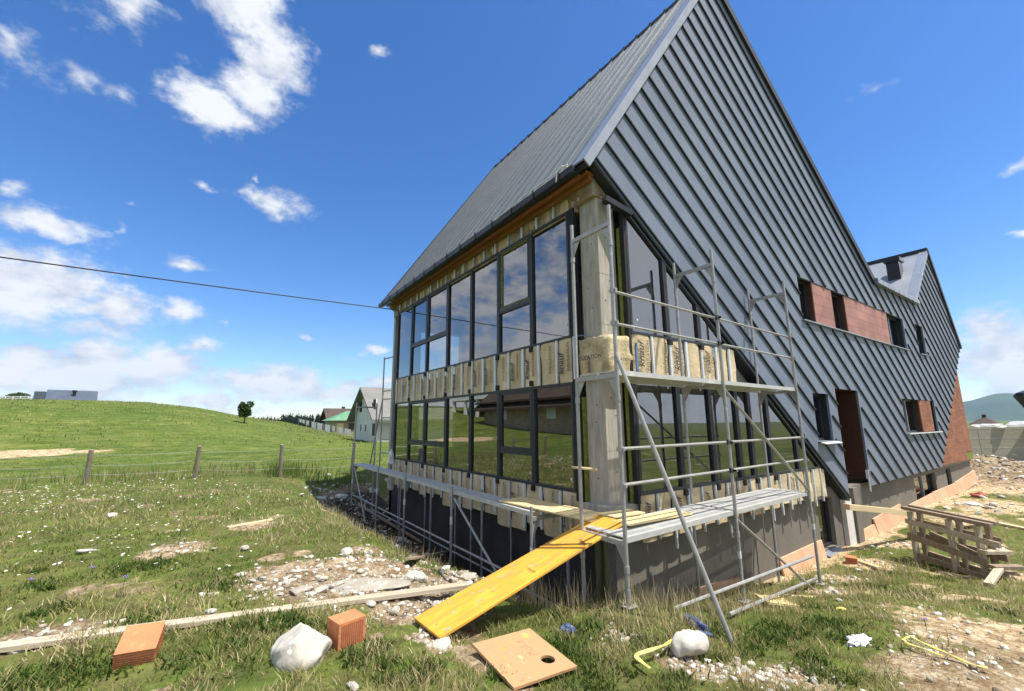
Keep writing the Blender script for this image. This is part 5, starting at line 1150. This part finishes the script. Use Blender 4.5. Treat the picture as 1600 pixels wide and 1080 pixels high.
# white sheets hung along a line
lf = thing("drying_line", at_depth(470, 673, 80), "long drying line on thin posts below the dark chalet", "drying line")
l0, l1 = at_depth(466, 668, 70), at_depth(552, 689, 57); LN = []
for k in range(7):
    q = l0.lerp(l1, k/6); b = MB(); b.tube((q.x, q.y, gz(q.x, q.y)-.2), q+Vector((0, 0, 1.45)), .04, 6); b.build("post", "post_wood", lf); LN.append(q+Vector((0, 0, 1.4)))
b = MB(); b.path(LN, .012, 5); b.build("line", "wire", lf)
SHL = ["white sheet at the far left end of the drying line", "second white sheet from the far end of the drying line", "third white sheet from the far end of the drying line", "wide white sheet hanging left of the shed post", "large white sheet in the middle of the drying line", "white sheet right of the largest one on the line", "small white cloth below the green roof on the line", "second last white sheet before the pale house", "last white sheet on the line nearest the pale house"]
for k, (f0, f1, hh) in enumerate(((.01, .06, .5), (.08, .13, .55), (.15, .22, .7), (.27, .36, 1.2), (.38, .48, 1.25), (.53, .62, 1.2), (.65, .70, .75), (.75, .84, .9), (.86, .95, .8))):
    b = MB(); nseg = 8
    for i in range(nseg):
        def pt(f, dz_):
            s = f*6; j = min(int(s), 5); q = LN[j].lerp(LN[j+1], s-j); o_ = .06*math.sin(f*140)*(1 if dz_ else .3); return q+Vector((o_, o_, -.02-dz_))
        fa, fb = f0+(f1-f0)*i/nseg, f0+(f1-f0)*(i+1)/nseg
        A_, B_, C_, D_ = pt(fa, 0), pt(fb, 0), pt(fb, hh), pt(fa, hh); tk = Vector((.012, .012, 0)); b.hexa([A_, B_, C_, D_, A_+tk, B_+tk, C_+tk, D_+tk])
    tag(b.build("sheet", "sheet", origin=pt(f0, 0)), SHL[k], "sheet", "white sheets on the drying line")
# the metal-roofed barn on the crest at the left
dep = 92; qc_ = at_depth(110, 632, dep); hv = Vector((qc_.x-CAM[0], qc_.y-CAM[1], 0)); hn_ = hv.normalized(); pv_ = Vector((hn_.y, -hn_.x, 0)); tn_ = lambda u: hv.length*math.tan(math.atan((u-800)/FPX)-math.atan((110-800)/FPX)); q0, q1 = qc_+pv_*tn_(72), qc_+pv_*tn_(148); zb_ = min(gz(q0.x, q0.y), gz(q1.x, q1.y)); zt = at_depth(110, 608.5, dep).z; ze_ = at_depth(110, 627.5, dep).z
t = thing("barn", q0, "low barn with blue-grey sheet roof on the hill crest", "barn"); dxy = (q1-q0); dxy.z = 0; dn = dxy.normalized(); pn = Vector((-dn.y, dn.x, 0))
Pq = lambda a, d, z: Vector((q0.x+dn.x*a+pn.x*d, q0.y+dn.y*a+pn.y*d, z)); Lb = dxy.length
b = MB(); b.hexa([Pq(0, 0, zb_-2), Pq(Lb, 0, zb_-2), Pq(Lb, 3.45, zb_-2), Pq(0, 3.45, zb_-2), Pq(0, 0, ze_-.02), Pq(Lb, 0, ze_-.02), Pq(Lb, 3.45, zt-.2), Pq(0, 3.45, zt-.2)]); b.build("wall", "render_wall", t)
b = MB(); b.hexa([Pq(-.3, -.4, ze_), Pq(Lb+.3, -.4, ze_), Pq(Lb+.3, 3.5, zt-.15), Pq(-.3, 3.5, zt-.15), Pq(-.3, -.4, ze_+.15), Pq(Lb+.3, -.4, ze_+.15), Pq(Lb+.3, 3.5, zt), Pq(-.3, 3.5, zt)])
for i in range(22):
    f = i*(Lb+.4)/22; b.hexa([Pq(-.2+f, -.4, ze_+.151), Pq(-.12+f, -.4, ze_+.151), Pq(-.12+f, 3.5, zt+.001), Pq(-.2+f, 3.5, zt+.001), Pq(-.2+f, -.4, ze_+.21), Pq(-.12+f, -.4, ze_+.21), Pq(-.12+f, 3.5, zt+.06), Pq(-.2+f, 3.5, zt+.06)])
b.build("roof", "barnroof", t)
b = MB(); b.tube(Pq(Lb*.53, 1.4, ze_+.6), Pq(Lb*.53, 1.4, ze_+2.0), .25, 8); b.tube(Pq(Lb*.53, 1.4, ze_+2.0), Pq(Lb*.53, 1.4, ze_+2.5), .4, 8); b.build("chimney", "dark", t)
b = MB(); b.hexa([Pq(-2.2, 1, zb_-2), Pq(-.35, 1, zb_-2), Pq(-.35, 5, zb_-2), Pq(-2.2, 5, zb_-2), Pq(-2.0, 1, at_depth(60, 613, dep).z), Pq(-.35, 1, at_depth(60, 613, dep).z), Pq(-.35, 5, at_depth(60, 613, dep).z), Pq(-2.0, 5, at_depth(60, 613, dep).z)]); b.build("lean_to", "barnroof", t)
for (ua, ub, va, vb, lb) in ((-30, 54, 619, 634, "long white barrier on the hill left of the barn"), (150, 186, 625, 640, "short white barrier on the hill right of the barn")):
    q0, q1 = at_depth(ua, vb, 90), at_depth(ub, vb, 90); zt = at_depth((ua+ub)/2, va, 90).z; b = MB(); t = thing("barrier", q0, lb, "barrier"); n = 7
    for i in range(n+1):
        q = q0.lerp(q1, i/n); b.bar((q.x, q.y, gz(q.x, q.y)-.3), (q.x, q.y, zt), .12, .12)
    b.build("posts", "whitewall", t); b = MB()
    for f in (0, .35, .7): b.bar((q0.x, q0.y, zt-.12-f), (q1.x, q1.y, zt-.12-f), .06, .2)
    b.build("boards", "whitewall", t)
# ------------------------------------------------------------------ right edge: concrete wall, heaps, chalet roofs, mountains
W0 = hit(1505, 700, 0, 31.0); yw = float(W0[1]); ztop = float(hit(1555, 667.5, 0, 31.0)[2])
b = MB(); 
WD = Vector((.80, -.60, 0)); WN = Vector((-.60, -.80, 0)); WP = Vector((31., yw, 0))
for k in range(7):
    pa, pb_ = WP+WD*(-3+k*4.0), WP+WD*(-3+(k+1)*4.0-.03); zz_ = ztop-.02*(k % 2); th2 = -WN*.35
    b.hexa([(q.x, q.y, -2.5) for q in (pa, pb_, pb_+th2, pa+th2)]+[(q.x, q.y, zz_) for q in (pa, pb_, pb_+th2, pa+th2)])
w_ = b.build("retaining_wall", "wall_conc", origin=(31, yw, -1)); tag(w_, "long grey concrete retaining wall beyond the house corner", "wall")
for k in range(3):
    b = MB(); pa, pb_ = WP+WD*-3+WN*.006, WP+WD*25+WN*.006; z_ = -.3+k*.55; b.hexa([(q.x, q.y, z_) for q in (pa, pb_, pb_-WN*.004, pa-WN*.004)]+[(q.x, q.y, z_+.03) for q in (pa, pb_, pb_-WN*.004, pa-WN*.004)]); b.build("joint", "limegrey", w_)
for k, (u, s, hh, lb) in enumerate(((1556, 1.7, .42, "largest white snow-like tarp heap on top of the concrete wall"), (1532, 1.0, .26, "small pale heap on the concrete wall next to the house"), (1583, 1.2, .24, "low pale heap on the concrete wall near the right edge"))):
    q = WP+WD*{1556: 4.5, 1532: 2.2, 1583: 8.5}[u]-WN*.5; crumple("tarp_heap", 0, 0, (s*.55, s*.55, hh*.6), "sheet", lb, "tarp", 12+k, loc=Vector((q.x, q.y, ztop-.05)))
q = at_depth(1540, 663, 150); t = thing("chalet", Vector((q.x, q.y, -1)), "far chalet with dark pyramid roof beyond the concrete wall", "house")
b = MB(); b.box(q.x-3, q.x+3, q.y-3, q.y+3, -2, q.z-.1); b.build("wall", "darkwood", t)
zt = at_depth(1540, 650.5, 150).z; b = MB(); b.v = [(q.x-4, q.y-4, q.z-.2), (q.x+4, q.y-4, q.z-.2), (q.x+4, q.y+4, q.z-.2), (q.x-4, q.y+4, q.z-.2), (q.x, q.y, zt)]; b.f = [(0, 1, 4), (1, 2, 4), (2, 3, 4), (3, 0, 4), (3, 2, 1, 0)]; b.mi = [0]*5; b.build("roof", "roofbrown", t)
b = MB(); b.box(q.x-.5, q.x+.5, q.y-.5, q.y+.5, zt-.7, zt+.6); b.build("chimney", "dark", t)
qa, qb_ = at_depth(1593, 617, 24), at_depth(1618, 642, 24)
qc = at_depth(1660, 640, 25); t = thing("neighbour_roof_shed", Vector((qc.x, qc.y, gz(qc.x, qc.y))), "dark roof corner of a neighbouring shed poking in at the right edge", "shed")
b = MB(); b.bar(qa, at_depth(1700, 730, 24), .5, .22, (0, 0, 1)); b.bar(qa, at_depth(1760, 560, 27), .3, .2); b.build("roof", "darkm", t)
b = MB(); b.bar((qc.x, qc.y-1.0, -2), (qc.x, qc.y-1.0, 1.0), .2, .2); b.build("post", "darkwood", t)
V, Fq = [], []; dist = 4200; nseg = 90; prof = []
for i in range(nseg+1):
    u = 1300+i*14; 
    hpx = 26+7*math.sin((u-1500)/60.)+5*math.sin((u-1440)/29.+1)+3*float(vnoise(u/17., 0, 7)); hpx = 24+10*math.exp(-((u-1565)/45.)**2)+6*float(fbm(u/60., 3, 5))+.02*(u-1500)
    an = YAW-math.atan((u-800)/FPX); dd = dist; q = CAM+np.array([math.cos(an), math.sin(an), 0])*dd; hz = hpx/FPX*dd*math.cos(math.atan((u-800)/FPX))
    d2 = np.array([math.cos(an), math.sin(an), 0])
    V += [tuple(q-d2*700+np.array([0, 0, -60])), tuple(q-d2*300+np.array([0, 0, hz*.55])), tuple(q+np.array([0, 0, hz])), tuple(q+d2*900+np.array([0, 0, -60]))]
for i in range(nseg):
    for j in range(3): k = i*4+j; Fq.append((k, k+4, k+5, k+1))
mo = np_mesh("mountains", V, Fq, mat("far_forest_slope", (.035, .06, .03), (.06, .09, .045), .004, .95), smooth=True); tag(mo, "far wooded mountain ridge", "mountains", kind="structure")
# ------------------------------------------------------------------ houses beyond the left edge, seen only in the glazing
p3 = Vector((-27.5, 21, gz(-20, 26))); t, rf = gable_house("brick_house", p3, 8, 15, 2.9, 6.5, "pale brick house with brown eaves left of the site, mirrored in the glass", "brickhouse", "roofbrown", 'y', .9, windows=((7.98, 3, 1.1, .1, 1.2, 1.1), (7.98, 10.5, 1.1, .1, 1.2, 1.1)))
b = MB(); b.box(p3.x-.2, p3.x+8.9, p3.y-.6, p3.y+15.6, p3.z+2.72, p3.z+2.9); b.build("eaves", "brown", t)
p4 = Vector((-26.5, 38, gz(-20, 40))); t = thing("open_shed", p4, "open dark shed with white posts, mirrored in the glass", "shed")
b = MB(); b.box(p4.x, p4.x+5, p4.y, p4.y+10, p4.z+2.4, p4.z+2.9); b.build("roof", "whitewall", t)
b = MB(); b.box(p4.x, p4.x+.2, p4.y, p4.y+10, p4.z-1, p4.z+2.4); b.build("wall", "dark", t)
for k in range(4): b = MB(); b.box(p4.x+4.6, p4.x+4.9, p4.y+.1+k*3.1, p4.y+.5+k*3.1, p4.z-1, p4.z+2.4); b.build("post", "whitewall", t)
# ------------------------------------------------------------------ sun and sky
S = Vector((.26, -.38, 1)).normalized(); EL = math.asin(S.z); AZ = math.atan2(S.x, S.y)
sd_ = bpy.data.lights.new("sun", 'SUN'); sd_.energy = 5.; sd_.angle = R(.53); sd_.color = (1, .955, .88)
so = bpy.data.objects.new("sun", sd_); COL.objects.link(so); so.rotation_euler = (-S).to_track_quat('-Z', 'Y').to_euler(); so.location = (10, -15, 40)
wd = bpy.data.worlds.new("World"); SC.world = wd; wd.use_nodes = True
N, L = wd.node_tree.nodes, wd.node_tree.links; bg = N["Background"]; bg.inputs[1].default_value = .078
sk = N.new("ShaderNodeTexSky"); sk.sky_type = 'NISHITA'; sk.sun_disc = False; sk.sun_elevation = EL; sk.sun_rotation = AZ; sk.altitude = 900; sk.air_density = 1.0; sk.dust_density = .6; sk.ozone_density = 2.2
tc = N.new("ShaderNodeTexCoord"); DIRV = tc.outputs["Generated"]
def mth(op, a, b_=None, c_=None, clamp=False):
    m = N.new("ShaderNodeMath"); m.operation = op; m.use_clamp = clamp
    for i, q in enumerate((a, b_, c_)):
        if q is None: continue
        if isinstance(q, (int, float)): m.inputs[i].default_value = q
        else: L.new(q, m.inputs[i])
    return m.outputs[0]
def vm(op, a, b_=None, c_=None):
    m = N.new("ShaderNodeVectorMath"); m.operation = op
    for i, q in enumerate((a, b_, c_)):
        if q is None: continue
        if isinstance(q, tuple): m.inputs[i].default_value = q
        else: L.new(q, m.inputs[i])
    return m.outputs[1] if op in ('LENGTH', 'DOT_PRODUCT') else m.outputs[0]
sp = N.new("ShaderNodeSeparateXYZ"); L.new(DIRV, sp.inputs[0])
az = mth('ARCTAN2', sp.outputs[1], sp.outputs[0]); el = mth('ARCSINE', sp.outputs[2])
def wnoise(scale, det, rough, st=(1, 1, 1.6), off=(0, 0, 0)):
    mp = N.new("ShaderNodeMapping"); mp.inputs["Scale"].default_value = st; mp.inputs["Location"].default_value = off; L.new(DIRV, mp.inputs[0])
    n = N.new("ShaderNodeTexNoise"); n.inputs["Scale"].default_value = scale; n.inputs["Detail"].default_value = det; n.inputs["Roughness"].default_value = rough; L.new(mp.outputs[0], n.inputs[0]); return n
warp = wnoise(9, 4, .6); fine_ = wnoise(25, 9, .64, (1, 1, 1.5), (3, 1, 2))
wv = vm('MULTIPLY_ADD', vm('SUBTRACT', warp.outputs["Color"], (.5, .5, .5)), (.10, .07, 0), None)
cb = N.new("ShaderNodeCombineXYZ"); L.new(az, cb.inputs[0]); L.new(el, cb.inputs[1])
P = vm('ADD', cb.outputs[0], wv)
CLOUDS = [(380,10,85,60,1.3),(425,85,70,62,1.3),(405,140,62,52,1.25),(335,165,98,48,1.3),(285,158,50,32,1.0),(458,88,30,36,.8),(215,18,55,38,.75),(140,25,50,30,.32),(15,70,30,55,.62),(105,118,42,30,.72),(170,150,34,18,.45),(60,110,50,40,.4),
 (28,300,32,17,.85),(85,350,110,26,1.05),(185,355,16,13,.7),(432,322,62,26,1.),(395,305,30,15,.8),(313,289,24,9,.6),(403,284,9,9,.7),(288,412,40,13,.9),(205,320,12,5,.4),
 (55,452,190,72,1.35),(190,485,75,42,1.2),(0,430,90,55,1.2),(285,490,30,24,.95),(320,540,38,16,1.),(130,520,130,22,.7),(342,505,10,8,.4),
 (120,590,190,48,1.3),(230,575,110,42,1.25),(60,565,80,32,1.1),(0,555,25,30,.9),(330,600,60,30,.7),(440,590,34,26,1.3),(375,600,36,24,1.3),(545,605,34,16,1.2),(250,560,60,30,1.3),(150,560,60,30,1.3),(30,590,70,34,1.3),(340,625,60,18,1.0),(415,603,75,38,1.35),(520,612,65,19,1.2),(470,597,50,32,1.15),(310,625,30,12,.9),(580,547,26,10,1.),(478,527,12,6,.7),(597,597,30,13,1.),(550,560,30,8,.3),
 (1570,560,110,68,1.3),(1530,520,60,40,1.2),(1620,600,140,66,1.2),(1370,132,40,16,.42),(1590,360,26,13,.9),(1595,265,25,14,.6),(590,82,16,9,.55),(700,600,80,20,.6),(900,640,200,18,.6),(1550,640,120,14,.6),(300,640,260,16,.55)]
best = None
for u, v, ru, rv, w in CLOUDS:
    d0 = ray(u, v); d0 /= np.linalg.norm(d0); da = []
    for uu, vv_ in ((u-ru, v), (u+ru, v), (u, v-rv), (u, v+rv)):
        d = ray(uu, vv_); d /= np.linalg.norm(d); da.append((math.atan2(d[1], d[0]), math.asin(d[2])))
    rz_ = max(abs(da[0][0]-da[1][0]), abs(da[2][0]-da[3][0])*.7)/2*1.15; re = max(abs(da[2][1]-da[3][1]), abs(da[0][1]-da[1][1])*.7)/2*1.15
    c0, e0 = math.atan2(d0[1], d0[0]), math.asin(d0[2])
    q = vm('MULTIPLY_ADD', P, (1/rz_, 1/re, 0), (-c0/rz_, -e0/re, 0)); ln = vm('LENGTH', q); val = mth('MULTIPLY_ADD', ln, -w, w)
    best = val if best is None else mth('SMOOTH_MAX', best, val, .12)
# cloud cover outside the photographed part of the sky: drifting cumulus everywhere else
cover = wnoise(2.6, 6, .6, (1, 1, 2.0), (5.3, 2.2, 1.))
inview = mth('MULTIPLY', mth('GREATER_THAN', az, -.02), mth('LESS_THAN', az, 1.98))
cv = mth('MULTIPLY_ADD', cover.outputs["Fac"], 4.2, -1.45)
cv = mth('ADD', cv, mth('MULTIPLY', mth('MULTIPLY', mth('GREATER_THAN', az, -1.3), mth('LESS_THAN', az, -.1)), .45))
dens0 = mth('ADD', mth('MULTIPLY', best, inview), mth('MULTIPLY', cv, mth('SUBTRACT', 1, inview)))
dens0 = mth('MAXIMUM', dens0, -.7)
dens = mth('ADD', dens0, mth('MULTIPLY_ADD', fine_.outputs["Fac"], 1.65, -.85))
mr = N.new("ShaderNodeMapRange"); mr.interpolation_type = 'SMOOTHSTEP'; mr.inputs[1].default_value = .02; mr.inputs[2].default_value = .85; L.new(dens, mr.inputs[0])
alpha = mth('MULTIPLY', mr.outputs[0], .96)
shade = N.new("ShaderNodeMapRange"); shade.inputs[1].default_value = .2; shade.inputs[2].default_value = 1.3; L.new(dens, shade.inputs[0])
n3 = wnoise(13, 6, .6, (1, 1, 2.2), (1, 7, 3))
sh2 = mth('ADD', mth('MULTIPLY', shade.outputs[0], .55), mth('MULTIPLY_ADD', n3.outputs["Fac"], 1.9, -.62), None, True)
cr = N.new("ShaderNodeValToRGB"); L.new(sh2, cr.inputs[0]); ee = cr.color_ramp.elements; ee[0].position = .05; ee[0].color = (4.6, 5.2, 6.4, 1); ee[1].position = .75; ee[1].color = (8.6, 8.8, 9.1, 1)
hs = N.new("ShaderNodeHueSaturation"); hs.inputs["Saturation"].default_value = 1.3; hs.inputs["Value"].default_value = 1.8; hs.inputs["Hue"].default_value = .507; L.new(sk.outputs[0], hs.inputs["Color"])
mx = N.new("ShaderNodeMix"); mx.data_type = 'RGBA'; L.new(alpha, mx.inputs[0]); L.new(hs.outputs[0], mx.inputs[6]); L.new(cr.outputs[0], mx.inputs[7]); L.new(mx.outputs[2], bg.inputs[0])
hz = MB(); hz.box(-760, 5260, -1260, 4260, -120, 330); hm = bpy.data.materials.new("haze_air"); hm.use_nodes = True
hn = hm.node_tree.nodes; hn.remove(hn["Principled BSDF"]); pv = hn.new("ShaderNodeVolumePrincipled"); pv.inputs["Color"].default_value = (.42, .66, 1, 1); pv.inputs["Density"].default_value = .00008; pv.inputs["Anisotropy"].default_value = .2
hm.node_tree.links.new(pv.outputs[0], hn["Material Output"].inputs["Volume"]); tag(hz.build("haze", hm), "thin bluish summer haze over the landscape", "haze", kind="stuff")
SC.cycles.volume_bounces = 0
# ------------------------------------------------------------------ render settings
vs = SC.view_settings; vs.view_transform = 'Standard'; vs.look = 'None'; vs.exposure = .55; vs.gamma = 1.
SC.cycles.max_bounces = 8; SC.cycles.transparent_max_bounces = 16; SC.cycles.diffuse_bounces = 3; SC.cycles.glossy_bounces = 4
SC.cycles.use_denoising = True; SC.cycles.sample_clamp_indirect = 6
